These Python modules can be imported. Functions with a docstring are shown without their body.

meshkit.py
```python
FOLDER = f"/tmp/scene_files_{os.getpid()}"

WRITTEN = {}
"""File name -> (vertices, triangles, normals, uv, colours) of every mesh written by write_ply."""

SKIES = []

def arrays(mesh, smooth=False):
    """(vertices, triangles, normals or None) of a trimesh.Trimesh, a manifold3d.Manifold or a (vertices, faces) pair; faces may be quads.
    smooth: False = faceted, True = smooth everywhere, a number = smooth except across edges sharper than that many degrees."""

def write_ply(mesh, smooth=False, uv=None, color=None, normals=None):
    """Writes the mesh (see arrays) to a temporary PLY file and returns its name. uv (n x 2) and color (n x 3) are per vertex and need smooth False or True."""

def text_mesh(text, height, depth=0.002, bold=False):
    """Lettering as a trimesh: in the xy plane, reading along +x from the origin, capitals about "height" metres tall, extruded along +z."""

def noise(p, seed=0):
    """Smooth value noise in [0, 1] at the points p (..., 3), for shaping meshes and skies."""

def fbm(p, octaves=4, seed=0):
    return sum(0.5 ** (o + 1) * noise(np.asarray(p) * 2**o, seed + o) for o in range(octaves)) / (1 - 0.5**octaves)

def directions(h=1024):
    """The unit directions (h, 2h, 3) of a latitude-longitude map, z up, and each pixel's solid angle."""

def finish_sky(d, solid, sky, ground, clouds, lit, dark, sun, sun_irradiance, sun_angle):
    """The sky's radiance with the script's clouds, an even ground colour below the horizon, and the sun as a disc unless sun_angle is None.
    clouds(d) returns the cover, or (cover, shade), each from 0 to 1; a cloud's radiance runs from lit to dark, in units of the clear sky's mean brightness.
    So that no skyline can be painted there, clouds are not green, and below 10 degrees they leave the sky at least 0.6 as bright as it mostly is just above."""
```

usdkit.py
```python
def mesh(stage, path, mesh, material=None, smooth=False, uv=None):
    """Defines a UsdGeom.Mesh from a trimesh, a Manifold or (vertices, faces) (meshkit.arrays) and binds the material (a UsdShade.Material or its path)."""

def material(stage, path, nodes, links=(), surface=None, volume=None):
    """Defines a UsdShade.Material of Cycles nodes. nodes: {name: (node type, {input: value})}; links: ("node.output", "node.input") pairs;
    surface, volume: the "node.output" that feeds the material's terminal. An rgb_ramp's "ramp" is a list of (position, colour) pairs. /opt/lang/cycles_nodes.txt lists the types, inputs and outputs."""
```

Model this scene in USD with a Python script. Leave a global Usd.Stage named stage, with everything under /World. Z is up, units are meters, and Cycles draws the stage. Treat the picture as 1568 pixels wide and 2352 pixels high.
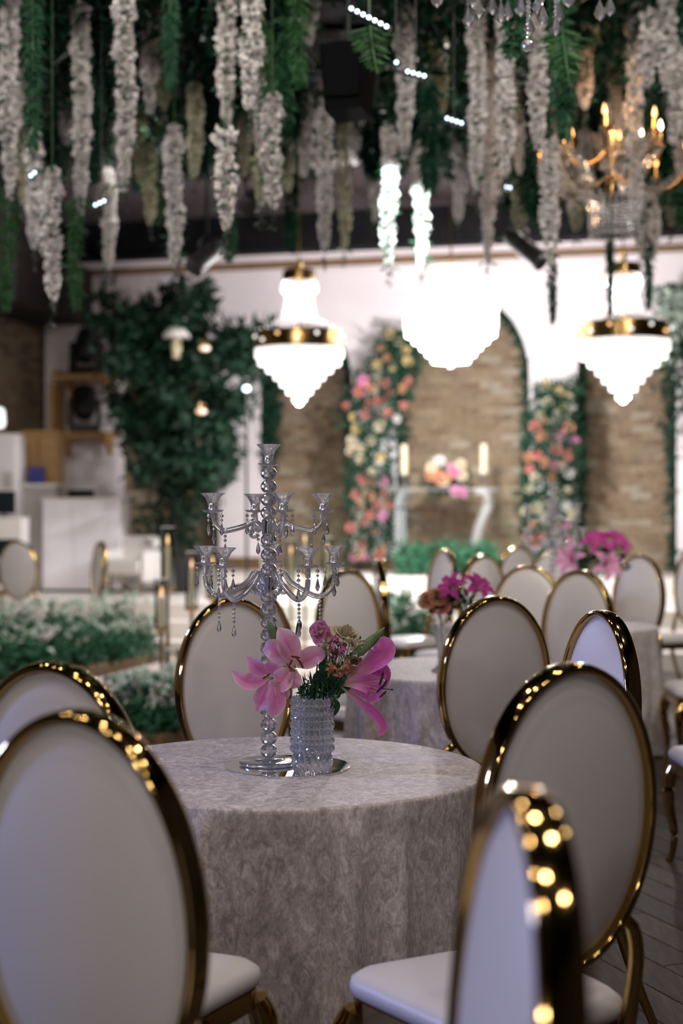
import math, random
import numpy as np
import trimesh
import manifold3d as m3
from shapely.geometry import Polygon, Point, box as sbox
import usdkit, meshkit
from pxr import Usd, UsdGeom, UsdShade, UsdLux, Sdf, Gf, Vt

stage = Usd.Stage.CreateInMemory()
UsdGeom.SetStageUpAxis(stage, 'Z'); UsdGeom.SetStageMetersPerUnit(stage, 1.0)
world = UsdGeom.Xform.Define(stage, '/World'); stage.SetDefaultPrim(world.GetPrim())
UsdGeom.Scope.Define(stage, '/World/Looks')
rnd = random.Random(7); nrg = np.random.default_rng(11)
PI = math.pi

# ------------------------------------------------------------------ camera
FP, EYE = 3350.0, 1.45            # focal length in pixels of the 1568 wide picture, eye height
cam = UsdGeom.Camera.Define(stage, '/World/camera')
cam.CreateHorizontalApertureAttr(24.0); cam.CreateVerticalApertureAttr(36.0)
cam.CreateFocalLengthAttr(FP / 1568 * 24.0)
cam.CreateFStopAttr(1.95); cam.CreateFocusDistanceAttr(3.9)
cam.CreateClippingRangeAttr(Gf.Vec2f(0.05, 200))
cam.CreateExposureAttr(-0.5)
cam.AddTransformOp().Set(Gf.Matrix4d().SetRotate(Gf.Rotation(Gf.Vec3d(1, 0, 0), 90)) * Gf.Matrix4d().SetTranslate(Gf.Vec3d(0, 0, EYE)))

def at(px, py, d):
    """a point seen at pixel (px, py) at distance d"""
    return np.array([(px - 784) / FP * d, d, EYE - (py - 1176) / FP * d])

# the room's own axes: s along the back wall, t out of it towards the seats
QR = math.radians(14.06)
U = np.array([math.cos(QR), -math.sin(QR), 0]); N = np.array([-math.sin(QR), -math.cos(QR), 0])
W0 = np.array([0, 19.0, 0])
def rm(s, t, z=0.0):
    return W0 + s * U + t * N + np.array([0, 0, z])

# ------------------------------------------------------------------ lights
def light(kind, name, pos, power, color, aim=None, size=0.1, cone=None, soft=0.3, size2=None):
    l = getattr(UsdLux, kind).Define(stage, '/World/' + name)
    l.CreateIntensityAttr(power); l.CreateColorAttr(Gf.Vec3f(*color)); l.CreateNormalizeAttr(True)
    if kind == 'RectLight': l.CreateWidthAttr(size); l.CreateHeightAttr(size2 or size)
    else: l.CreateRadiusAttr(size)
    if cone:
        sh = UsdLux.ShapingAPI.Apply(l.GetPrim()); sh.CreateShapingConeAngleAttr(cone); sh.CreateShapingConeSoftnessAttr(soft)
    m = Gf.Matrix4d(1)
    if aim is not None:
        d = np.asarray(aim, float) - np.asarray(pos, float); d /= np.linalg.norm(d)
        z = -d; x = np.cross([0, 0, 1.0] if abs(d[2]) < .98 else [0, 1.0, 0], z); x /= np.linalg.norm(x); y = np.cross(z, x)
        m = Gf.Matrix4d(*x, 0, *y, 0, *z, 0, *map(float, pos), 1)
    else: m.SetTranslate(Gf.Vec3d(*map(float, pos)))
    UsdGeom.Xformable(l).AddTransformOp().Set(m)
    return l

LAMP = 0.092
WARM, COOL, BLUE = (1.0, .90, .80), (.93, .95, 1.0), (.27, .37, 1.0)
# added overhead fill lamps, unseen, above the seating
k = 0
for (x, y) in [(-2.4, -1.0), (0.2, -1.2), (2.4, -.6), (-2.6, 2.0), (-.6, 1.6), (1.6, 2.0), (-2.2, 5.2), (.2, 4.6), (2.6, 5.0), (-1.3, 3.3), (1.0, 3.2), (3.2, 3.4), (-3.2, 3.6), (-1.0, .2), (1.2, .1), (-3.8, 9.5), (1.0, 10.5), (3.4, 9.5), (-1.5, 13.0), (2.0, 14.0)]:
    light('DiskLight', 'overhead_fill_lamp_%03d' % k, (x, y, 4.98 if y > 6 else 4.9), 60 * LAMP, (1.0, .88, .82), aim=(x, y, 0), size=.09); k += 1
# blue-white stage wash from the left truss
light('SphereLight', 'stage_wash_lamp', (-5.3, 3.9, 1.7), 230, BLUE, aim=(.3, 3.0, .9), size=.22, cone=34, soft=.6)
light('SphereLight', 'stage_wash_lamp_001', (-5.2, 11.0, 2.8), 130, (.45, .52, 1.0), aim=(1.5, 8.0, .8), size=.2, cone=34, soft=.6)
# added unseen fill lamps that brighten the hanging strands, the aisle and the stage
for k, x in enumerate((-2.6, -1.2, .2, 1.6, 3.0)):
    light('SphereLight', 'strand_fill_lamp_%03d' % k, (x, 3.0, 4.72), 135, (1.0, .94, .86), aim=(x * 1.25, 9.5, 3.6), size=.06, cone=42, soft=.7)
for k, x in enumerate((-2.6, -.9, 1.0, 2.7)):
    light('SphereLight', 'strand_fill_lamp_1%02d' % k, (x, 7.3, 4.75), 45, (1.0, .94, .86), aim=(x * 1.2, 11.0, 3.7), size=.05, cone=44, soft=.7)
for k, (p, a) in enumerate([((-1.6, 11.5, 4.7), (-1.7, 12.2, 0)), ((-2.2, 14.6, 4.6), (-2.9, 17.4, .9)), ((.5, 14.0, 4.6), (.2, 15.5, .3)), ((-3.2, 10.6, 4.6), (-2.6, 12.6, 0))]):
    light('SphereLight', 'aisle_fill_lamp_%03d' % k, p, 32 if k == 1 else 85, (1.0, .95, .92), aim=a, size=.08, cone=38, soft=.6)
for k, x in enumerate((-2.7, -1.2)):     # added fill lamps behind the viewer, not wall fixtures
    light('SphereLight', 'rear_fill_lamp_%03d' % k, (x, -2.8, 2.4), 38, (1.0, .91, .90), size=.10)
dome = UsdLux.DomeLight.Define(stage, '/World/ambient_fill_dome'); dome.CreateIntensityAttr(0.02); dome.CreateColorAttr(Gf.Vec3f(.8, .8, 1.0))  # faint added ambient fill, no sky opens over the hall

# ------------------------------------------------------------------ materials
def mat(name, nodes, links=(), surface='p.BSDF', volume=None):
    return usdkit.material(stage, '/World/Looks/' + name, nodes, links, surface=surface, volume=volume)
def plain(name, col, rough=.5, **kw):
    return mat(name, {'p': ('principled_bsdf', dict(base_color=col, roughness=rough, **kw))})
def noisy(name, c1, c2, scale=8, rough=.6, detail=4, stretch=(1, 1, 1), bump=0, dist=0.0, lo=.35, hi=.65, bscale=None, **kw):
    nodes = {'tc': ('texture_coordinate', {}), 'mp': ('mapping', {'scale': stretch}), 'n': ('noise_texture', {'scale': scale, 'detail': detail, 'distortion': dist}),
             'r': ('rgb_ramp', {'ramp': [(0, c1), (lo, c1), (hi, c2), (1, c2)]}), 'p': ('principled_bsdf', dict(roughness=rough, **kw))}
    links = [('tc.object', 'mp.vector'), ('mp.vector', 'n.vector'), ('n.fac', 'r.fac'), ('r.color', 'p.base_color')]
    if bump:
        nodes['b'] = ('bump', {'strength': bump, 'distance': .004}); links += [('n.fac', 'b.height'), ('b.normal', 'p.normal')]
        if bscale:
            nodes['n2'] = ('noise_texture', {'scale': bscale, 'detail': 3}); links[-2] = ('n2.fac', 'b.height'); links.append(('mp.vector', 'n2.vector'))
    return mat(name, nodes, links)
def leafmat(name, c1, c2, scale=3, rough=.5, trans=.25):
    nodes = {'g': ('geometry', {}), 'r': ('rgb_ramp', {'ramp': [(0, c1), (1, c2)]}),
             'p': ('principled_bsdf', {'roughness': rough, 'specular_ior_level': .3}), 't': ('translucent_bsdf', {}), 'm': ('mix_closure', {'fac': trans})}
    return mat(name, nodes, [('g.random_per_island', 'r.fac'), ('r.color', 'p.base_color'), ('r.color', 't.color'), ('p.BSDF', 'm.closure1'), ('t.BSDF', 'm.closure2')], surface='m.closure')
def petalmat(name, rough=.5, trans=.3):
    nodes = {'a': ('attribute', {'attribute': 'tint'}), 'p': ('principled_bsdf', {'roughness': rough, 'specular_ior_level': .25, 'sheen_weight': .2}), 't': ('translucent_bsdf', {}), 'm': ('mix_closure', {'fac': trans})}
    return mat(name, nodes, [('a.color', 'p.base_color'), ('a.color', 't.color'), ('p.BSDF', 'm.closure1'), ('t.BSDF', 'm.closure2')], surface='m.closure')

M = {}
M['leather'] = noisy('leather', (.70, .665, .65), (.73, .695, .68), scale=3, rough=.42, bump=.10, bscale=420, coat_weight=.12, coat_roughness=.35)
M['gold'] = plain('polished_gold', (.54, .36, .13), .07, metallic=1.0)
M['brass'] = plain('satin_brass', (.72, .50, .20), .25, metallic=1.0)
M['chrome'] = plain('chrome', (.90, .91, .94), .16, metallic=1.0)
M['mirror'] = plain('mirror_glass', (.90, .93, .95), .015, metallic=1.0)
M['glass'] = mat('crystal_glass', {'p': ('glass_bsdf', {'color': (1.0, 1.0, 1.0), 'roughness': .0, 'IOR': 1.36}), 'g': ('glossy_bsdf', {'color': (.95, .96, 1.0), 'roughness': .13}), 't': ('translucent_bsdf', {'color': (.85, .88, .95)}), 'm1': ('mix_closure', {'fac': .12}), 'm': ('mix_closure', {'fac': .26})},
    [('p.BSDF', 'm1.closure1'), ('t.BSDF', 'm1.closure2'), ('m1.closure', 'm.closure1'), ('g.BSDF', 'm.closure2')], surface='m.closure')
M['crystal'] = mat('sparkle_tinted_crystal', {'p': ('glass_bsdf', {'color': (.99, .99, 1.0), 'roughness': .0, 'IOR': 1.42}), 'ge': ('geometry', {}),
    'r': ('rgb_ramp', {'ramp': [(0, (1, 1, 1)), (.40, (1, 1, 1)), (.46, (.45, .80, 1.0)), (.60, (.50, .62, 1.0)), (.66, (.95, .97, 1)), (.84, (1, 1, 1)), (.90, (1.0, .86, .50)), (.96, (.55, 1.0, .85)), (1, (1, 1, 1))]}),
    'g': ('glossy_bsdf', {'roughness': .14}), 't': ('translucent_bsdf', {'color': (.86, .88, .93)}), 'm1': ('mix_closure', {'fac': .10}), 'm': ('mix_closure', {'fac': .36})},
    [('ge.random_per_island', 'r.fac'), ('r.color', 'g.color'), ('p.BSDF', 'm1.closure1'), ('t.BSDF', 'm1.closure2'), ('m1.closure', 'm.closure1'), ('g.BSDF', 'm.closure2')], surface='m.closure')  # coloured sparkle painted per facet; translucent share lifts the dark glass
M['tubeglass'] = mat('thin_glass', {'t': ('transparent_bsdf', {'color': (.95, .97, .96)}), 'g': ('glossy_bsdf', {'color': (.9, .95, 1.0), 'roughness': .04}), 'f': ('fresnel', {'IOR': 1.6}), 'm': ('mix_closure', {})},
    [('f.fac', 'm.fac'), ('t.BSDF', 'm.closure1'), ('g.BSDF', 'm.closure2')], surface='m.closure')
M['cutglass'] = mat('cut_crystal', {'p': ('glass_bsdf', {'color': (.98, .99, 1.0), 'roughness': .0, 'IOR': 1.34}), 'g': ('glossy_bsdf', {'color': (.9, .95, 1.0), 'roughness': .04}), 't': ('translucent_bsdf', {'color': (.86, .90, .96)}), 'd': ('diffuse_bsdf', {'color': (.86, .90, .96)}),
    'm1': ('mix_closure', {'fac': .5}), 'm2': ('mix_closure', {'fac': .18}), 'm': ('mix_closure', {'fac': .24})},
    [('t.BSDF', 'm1.closure1'), ('d.BSDF', 'm1.closure2'), ('p.BSDF', 'm2.closure1'), ('m1.closure', 'm2.closure2'), ('m2.closure', 'm.closure1'), ('g.BSDF', 'm.closure2')], surface='m.closure')  # white diffuse and translucent share stands in for bright reflections
def velvet(name, c1, c2):
    nodes = {'tc': ('texture_coordinate', {}), 'mp': ('mapping', {'scale': (1, 1, .55)}),
             'n': ('noise_texture', {'scale': 21, 'detail': 7, 'roughness': .66, 'distortion': 1.9}), 'w': ('noise_texture', {'scale': 55, 'detail': 4, 'roughness': .6, 'distortion': 2.2}),
             'mx': ('mix_float', {'fac': .45}), 'r': ('rgb_ramp', {'ramp': [(0, c1), (.40, c1), (.52, tuple(.5 * (a + b) for a, b in zip(c1, c2))), (.62, c2), (1, c2)]}),
             'b': ('bump', {'strength': .35, 'distance': .006}), 'p': ('principled_bsdf', {'roughness': .62, 'sheen_weight': .12, 'sheen_roughness': .4, 'specular_ior_level': .22})}
    return mat(name, nodes, [('tc.object', 'mp.vector'), ('mp.vector', 'n.vector'), ('mp.vector', 'w.vector'), ('n.fac', 'mx.a'), ('w.fac', 'mx.b'), ('mx.result', 'r.fac'), ('r.color', 'p.base_color'),
                             ('mx.result', 'b.height'), ('b.normal', 'p.normal')])
M['velvet'] = velvet('crushed_velvet', (.36, .31, .29), (.80, .73, .71))
M['plaster'] = noisy('white_plaster', (.78, .72, .74), (.84, .79, .80), scale=1.5, rough=.7)
M['dark'] = noisy('black_ceiling', (.007, .007, .008), (.013, .012, .013), scale=2, rough=.8, specular_ior_level=.05)
M['mauve'] = noisy('dark_mauve_ceiling', (.050, .040, .043), (.066, .052, .055), scale=.6, rough=.85, specular_ior_level=.05)
M['darkwall'] = noisy('dark_bulkhead', (.030, .026, .025), (.045, .038, .036), scale=1.2, rough=.8, specular_ior_level=.05)
M['black'] = plain('black_plastic', (.007, .007, .008), .5)
M['matte_black'] = plain('matte_black', (.003, .003, .0035), .9, specular_ior_level=.05)
M['darkgrey'] = plain('dark_grey_metal', (.05, .05, .055), .45)
M['offwhite'] = plain('off_white_paint', (.74, .71, .68), .45)
M['white'] = plain('white_plastic', (.60, .57, .57), .4)
M['ochre'] = noisy('ochre_wood', (.36, .20, .07), (.46, .27, .10), scale=5, stretch=(1, 6, 6), rough=.5)
M['brownwood'] = noisy('brown_wood', (.13, .075, .035), (.20, .12, .06), scale=5, stretch=(1, 6, 6), rough=.55)
M['greybeam'] = plain('grey_steel_paint', (.10, .10, .105), .5)
M['trunk'] = noisy('dark_bark', (.05, .035, .022), (.09, .06, .04), scale=20, rough=.8, bump=.6)
M['stagewhite'] = noisy('white_stage_paint', (.74, .69, .64), (.80, .75, .70), scale=3, rough=.5)
M['carpet'] = noisy('beige_carpet', (.58, .52, .45), (.66, .60, .53), scale=60, rough=.95)
M['mortar'] = noisy('pale_mortar', (.24, .20, .15), (.31, .26, .20), scale=12, rough=.9)
BR = [(.36, .24, .15), (.42, .29, .19), (.30, .19, .12), (.47, .35, .24), (.38, .27, .19), (.55, .46, .37)]
for i, c in enumerate(BR):
    M['brick%d' % i] = noisy('brick_clay_%d' % i, tuple(x * a_ for x, a_ in zip(c, (.44, .46, .42))), tuple(x * a_ for x, a_ in zip(c, (.62, .64, .58))), scale=14, rough=.85, bump=.4)
FL = [(.056, .043, .036), (.064, .050, .041), (.050, .038, .032), (.072, .056, .046)]
for i, c in enumerate(FL):
    M['plank%d' % i] = noisy('plank_wood_%d' % i, tuple(x * .7 for x in c), tuple(x * 1.3 for x in c), scale=9, stretch=(9, .7, 1), rough=.55, detail=6, dist=.6, specular_ior_level=.25)
M['underfloor'] = plain('floor_gap', (.014, .011, .009), .8)
M['farfloor'] = noisy('far_floor_wood', (.055, .043, .036), (.085, .066, .055), scale=4, stretch=(6, .6, 1), rough=.42)
M['blossom'] = leafmat('wisteria_white', (.72, .68, .66), (.86, .82, .80), trans=.25)
M['blossom_cream'] = leafmat('wisteria_cream', (.56, .54, .40), (.74, .71, .56), trans=.25)
M['leaf'] = leafmat('leaf_green', (.024, .085, .040), (.055, .16, .065), trans=.2)
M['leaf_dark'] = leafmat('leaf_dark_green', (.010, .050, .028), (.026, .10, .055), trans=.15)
M['leaf_light'] = leafmat('leaf_light_green', (.035, .105, .035), (.075, .19, .055), trans=.25)
M['leaf_tip'] = leafmat('leaf_tip_shaded', (.05, .06, .05), (.10, .11, .10), trans=.1)  # shade on the strand ends put into the leaf colour
M['leaf_hedge'] = leafmat('hedge_green', (.05, .17, .09), (.24, .42, .26), trans=.25)
M['leaf_mint'] = leafmat('pale_mint_leaf', (.50, .60, .50), (.74, .80, .70), trans=.25)
M['leaf_tree'] = leafmat('tree_green', (.008, .034, .018), (.028, .092, .046), trans=.12)
M['petal'] = petalmat('lily_petal')
M['stem'] = plain('stem_green', (.07, .16, .06), .5)
M['bud'] = noisy('bud_green', (.09, .15, .05), (.16, .24, .10), scale=30, stretch=(1, 1, .2), rough=.5)
M['stamen'] = plain('stamen_rust', (.16, .025, .008), .7)
M['pistil'] = plain('pistil_green', (.45, .42, .16), .5)
M['anther_dark'] = plain('anther_dark', (.05, .008, .012), .7)
for n_, c in dict(rose_cream=(.60, .53, .36), rose_peach=(.56, .26, .14), rose_coral=(.50, .16, .13), rose_pink=(.60, .22, .38), rose_white=(.62, .60, .56), rose_red=(.34, .04, .03), rose_yellow=(.64, .48, .20)).items():
    M[n_] = mat(n_, {'p': ('principled_bsdf', {'base_color': c, 'roughness': .6, 'sheen_weight': .2}), 't': ('translucent_bsdf', {'color': c}), 'm': ('mix_closure', {'fac': .2})}, [('p.BSDF', 'm.closure1'), ('t.BSDF', 'm.closure2')], surface='m.closure')
def emit(name, col, s):
    return mat(name, {'p': ('principled_bsdf', {'base_color': (.8, .8, .8), 'roughness': .2, 'emission_color': col, 'emission_strength': s})})
M['lit_crystal'] = emit('lit_crystal', (1.0, .97, .95), 2.2)  # bulb glow put into the chandelier crystals as emission
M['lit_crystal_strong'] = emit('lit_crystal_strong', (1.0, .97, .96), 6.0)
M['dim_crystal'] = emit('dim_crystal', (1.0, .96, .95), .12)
M['bright_crystal'] = mat('bright_crystal', {'p': ('glass_bsdf', {'color': (1, 1, 1), 'roughness': .0, 'IOR': 1.4}), 'g': ('glossy_bsdf', {'color': (1, 1, 1), 'roughness': .10}), 't': ('translucent_bsdf', {'color': (.86, .86, .86)}), 'm1': ('mix_closure', {'fac': .28}), 'm': ('mix_closure', {'fac': .25})},
    [('p.BSDF', 'm1.closure1'), ('t.BSDF', 'm1.closure2'), ('m1.closure', 'm.closure1'), ('g.BSDF', 'm.closure2')], surface='m.closure')
M['dark_gold'] = plain('dark_gold', (.34, .21, .08), .22, metallic=1.0)  # backlit shade of the chandelier rings put into the gold
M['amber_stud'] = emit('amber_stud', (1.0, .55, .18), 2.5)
M['bulb'] = emit('amber_bulb', (1.0, .42, .08), 6.0)
M['bulb_white'] = emit('white_bulb', (1.0, .86, .66), 14.0)
M['led'] = emit('led_dot', (.62, .82, 1.0), 7.0)
M['amber_lamp'] = emit('dull_amber_lamp', (1.0, .50, .18), 1.1)
M['flame'] = emit('flame', (1.0, .46, .10), 2.0)
M['lampshade'] = emit('lit_lampshade', (.90, .97, 1.0), 2.4)
M['candlewax'] = plain('candle_wax', (.60, .52, .34), .5)
M['marble'] = noisy('white_marble', (.82, .80, .84), (.70, .62, .68), scale=1.4, stretch=(2.2, 2.2, .5), rough=.25, dist=1.5, lo=.5, hi=.75)
M['acrylic'] = mat('clear_acrylic', {'t': ('transparent_bsdf', {'color': (.93, .94, .94)}), 'g': ('principled_bsdf', {'base_color': (.85, .85, .87), 'roughness': .15}), 'm': ('mix_closure', {'fac': .17})}, [('t.BSDF', 'm.closure1'), ('g.BSDF', 'm.closure2')], surface='m.closure')
M['bluebox'] = plain('blue_plastic', (.03, .035, .22), .4)
M['screen'] = plain('dark_screen', (.012, .018, .022), .15)
M['greywall'] = plain('warm_grey_paint', (.36, .33, .31), .6)
M['whitewax'] = plain('white_wax', (.82, .80, .76), .5)

# ------------------------------------------------------------------ scene-graph helpers
_used = {}
def numbered(parent, name):
    key = (parent, name); n = _used.get(key, 0); _used[key] = n + 1
    return f'{parent}/{name}' + (f'_{n:03d}' if n else '')
def setdata(prim, label=None, cat=None, group=None, kind=None):
    for k_, v_ in (('label', label), ('category', cat), ('group', group), ('kind', kind)):
        if v_: prim.SetCustomDataByKey(k_, v_)
    return prim
def mtx(loc=(0, 0, 0), yaw=0.0, scale=(1, 1, 1), roll=None):
    """yaw: bearing in degrees, 0 faces +y, clockwise seen from above"""
    a = math.radians(-yaw); c, s = math.cos(a), math.sin(a)
    R = np.array([[c, -s, 0], [s, c, 0], [0, 0, 1]])
    if roll is not None: R = R @ np.asarray(roll)
    R = R * np.asarray(scale)[None, :]
    m = np.eye(4); m[:3, :3] = R; m[:3, 3] = loc
    return Gf.Matrix4d(*[float(x) for x in m.T.ravel()])
def thing(name, label, cat, loc=(0, 0, 0), yaw=0, scale=(1, 1, 1), group=None, kind=None, roll=None):
    x = UsdGeom.Xform.Define(stage, numbered('/World', name)); x.AddTransformOp().Set(mtx(loc, yaw, scale, roll))
    setdata(x.GetPrim(), label, cat, group, kind)
    return x.GetPrim()
def dup(root, name, label, cat, loc, yaw=0, scale=(1, 1, 1), group=None, roll=None, inst=True):
    r = thing(name, label, cat, loc, yaw, scale, group, None, roll)
    r.GetReferences().AddInternalReference(root.GetPath()); r.SetInstanceable(inst)
    return r
def part(parent, name, mesh, m, smooth=35, label=None, kind=None, tint=None):
    path = numbered(str(parent.GetPath()) if parent is not None else '/World', name)
    if isinstance(mesh, MB): mesh = mesh.arrays()
    g = usdkit.mesh(stage, path, mesh, M[m] if isinstance(m, str) else m, smooth=True if tint is not None else smooth)
    if tint is not None:
        UsdGeom.PrimvarsAPI(g).CreatePrimvar('tint', Sdf.ValueTypeNames.Color3fArray, 'vertex').Set(Vt.Vec3fArray.FromNumpy(np.asarray(tint, np.float32)))
    setdata(g.GetPrim(), label, None, None, kind)
    return g.GetPrim()
def struct(name, mesh, m, smooth=35, label=None, parent=None):
    p = part(parent, name, mesh, m, smooth)
    if parent is None: setdata(p, label or ('the ' + name.replace('_', ' ')), None, None, 'structure')
    return p
def sgroup(name, label):
    x = UsdGeom.Xform.Define(stage, numbered('/World', name)); setdata(x.GetPrim(), label, None, None, 'structure'); return x.GetPrim()
def single(name, mesh, m, label, cat, group=None, kind=None, smooth=35):
    p = part(None, name, mesh, m, smooth); return setdata(p, label, cat, group, kind)

# ------------------------------------------------------------------ mesh helpers
class MB:
    def __init__(s): s.v, s.f, s.c, s.n = [], [], [], 0
    def add(s, vf, col=None, T=None):
        if isinstance(vf, MB): vf = vf.arrays()
        v, f = (np.asarray(vf.vertices), np.asarray(vf.faces)) if hasattr(vf, 'faces') else (np.asarray(vf[0], float), np.asarray(vf[1], int))
        if f.shape[1] == 4: f = np.vstack([f[:, [0, 1, 2]], f[:, [0, 2, 3]]])
        if T is not None: v = v @ T[:3, :3].T + T[:3, 3]
        s.v.append(v); s.f.append(f + s.n); s.n += len(v)
        if col is not None: s.c.append(np.broadcast_to(col, (len(v), 3)))
        return s
    def arrays(s): return np.vstack(s.v), np.vstack(s.f)
    def tint(s): return np.vstack(s.c)
def bx(cx, cy, cz, sx, sy, sz):
    b = trimesh.creation.box([sx, sy, sz]); b.apply_translation([cx, cy, cz]); return b
def rbox(cx, cy, cz, sx, sy, sz, r=.01, n=3):
    r = min(r, .49 * min(sx, sy, sz)); hs = []
    for a in (-1, 1):
        for b in (-1, 1):
            for c in (-1, 1):
                hs.append(m3.Manifold.sphere(r, 8).translate((a * (sx / 2 - r) + cx, b * (sy / 2 - r) + cy, c * (sz / 2 - r) + cz)))
    m = m3.Manifold.batch_hull(hs).to_mesh(); return m.vert_properties[:, :3], m.tri_verts
def rmbox(s0, s1, t0, t1, z0, z1):
    """a box along the room's axes"""
    p = [rm(s, t, z) for z in (z0, z1) for (s, t) in ((s0, t0), (s1, t0), (s1, t1), (s0, t1))]
    f = [[0, 1, 2, 3], [7, 6, 5, 4], [0, 4, 5, 1], [1, 5, 6, 2], [2, 6, 7, 3], [3, 7, 4, 0]]
    t = trimesh.Trimesh(np.array(p), np.array([q for a in f for q in ([a[0], a[1], a[2]], [a[0], a[2], a[3]])]), process=False)
    if t.volume < 0: t.invert()
    return t
def crom(P, n=8):
    P = np.asarray(P, float); Q = np.vstack([2 * P[0] - P[1], P, 2 * P[-1] - P[-2]]); out = []
    for i in range(1, len(Q) - 2):
        p0, p1, p2, p3 = Q[i - 1:i + 3]
        for t in np.linspace(0, 1, n, endpoint=False):
            out.append(.5 * ((2 * p1) + (-p0 + p2) * t + (2 * p0 - 5 * p1 + 4 * p2 - p3) * t * t + (-p0 + 3 * p1 - 3 * p2 + p3) * t ** 3))
    out.append(P[-1]); return np.array(out)
def tube(P, r, k=8, closed=False, flat=(1, 1), up=(0, 0, 1), cap=True):
    P = np.asarray(P, float); n = len(P); r = np.broadcast_to(np.asarray(r, float), (n,))
    T = np.roll(P, -1, 0) - np.roll(P, 1, 0) if closed else np.gradient(P, axis=0)
    T /= np.maximum(np.linalg.norm(T, axis=1, keepdims=True), 1e-12)
    up = np.asarray(up, float); A = np.cross(T, up)
    bad = np.linalg.norm(A, axis=1) < 1e-3
    if bad.any(): A[bad] = np.cross(T[bad], [1, .13, .07])
    A /= np.linalg.norm(A, axis=1, keepdims=True); B = np.cross(A, T)
    a = np.arange(k) / k * 2 * PI
    v = P[:, None] + r[:, None, None] * (flat[0] * np.cos(a)[None, :, None] * A[:, None] + flat[1] * np.sin(a)[None, :, None] * B[:, None])
    v = v.reshape(-1, 3); f = []
    for i in range(n if closed else n - 1):
        j = (i + 1) % n
        for q in range(k):
            w = (q + 1) % k; f.append([i * k + q, j * k + q, j * k + w, i * k + w])
    f = np.array(f); f = np.vstack([f[:, [0, 1, 2]], f[:, [0, 2, 3]]])
    if not closed and cap:
        v = np.vstack([v, P[:1], P[-1:]]); c0, c1 = len(v) - 2, len(v) - 1
        e = [[c0, q, (q + 1) % k] for q in range(k)] + [[c1, (n - 1) * k + (q + 1) % k, (n - 1) * k + q] for q in range(k)]
        f = np.vstack([f, e])
    return v, f
def lathe(prof, k=24, c=(0, 0, 0), wav=None):
    prof = np.asarray(prof, float); n = len(prof); a = np.arange(k) / k * 2 * PI
    r = prof[:, 0][:, None] * np.ones(k)[None]
    if wav is not None: r = r * wav(prof[:, 1][:, None], a[None])
    v = np.stack([r * np.cos(a), r * np.sin(a), prof[:, 1][:, None] * np.ones(k)[None]], -1).reshape(-1, 3) + np.asarray(c)
    f = [[i * k + q, i * k + (q + 1) % k, (i + 1) * k + (q + 1) % k, (i + 1) * k + q] for i in range(n - 1) for q in range(k)]
    return v, np.array(f)
def ball(c, r, sub=1, sq=(1, 1, 1)):
    s = trimesh.creation.icosphere(sub, 1.0); return s.vertices * r * np.asarray(sq) + np.asarray(c), s.faces
def basis(d, up=(0, 0, 1)):
    d = np.asarray(d, float); d /= np.linalg.norm(d); x = np.cross(up, d)
    if np.linalg.norm(x) < 1e-3: x = np.cross([1, 0, 0], d)
    x /= np.linalg.norm(x); return np.stack([x, np.cross(d, x), d], 1)   # columns: right, up, forward
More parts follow.
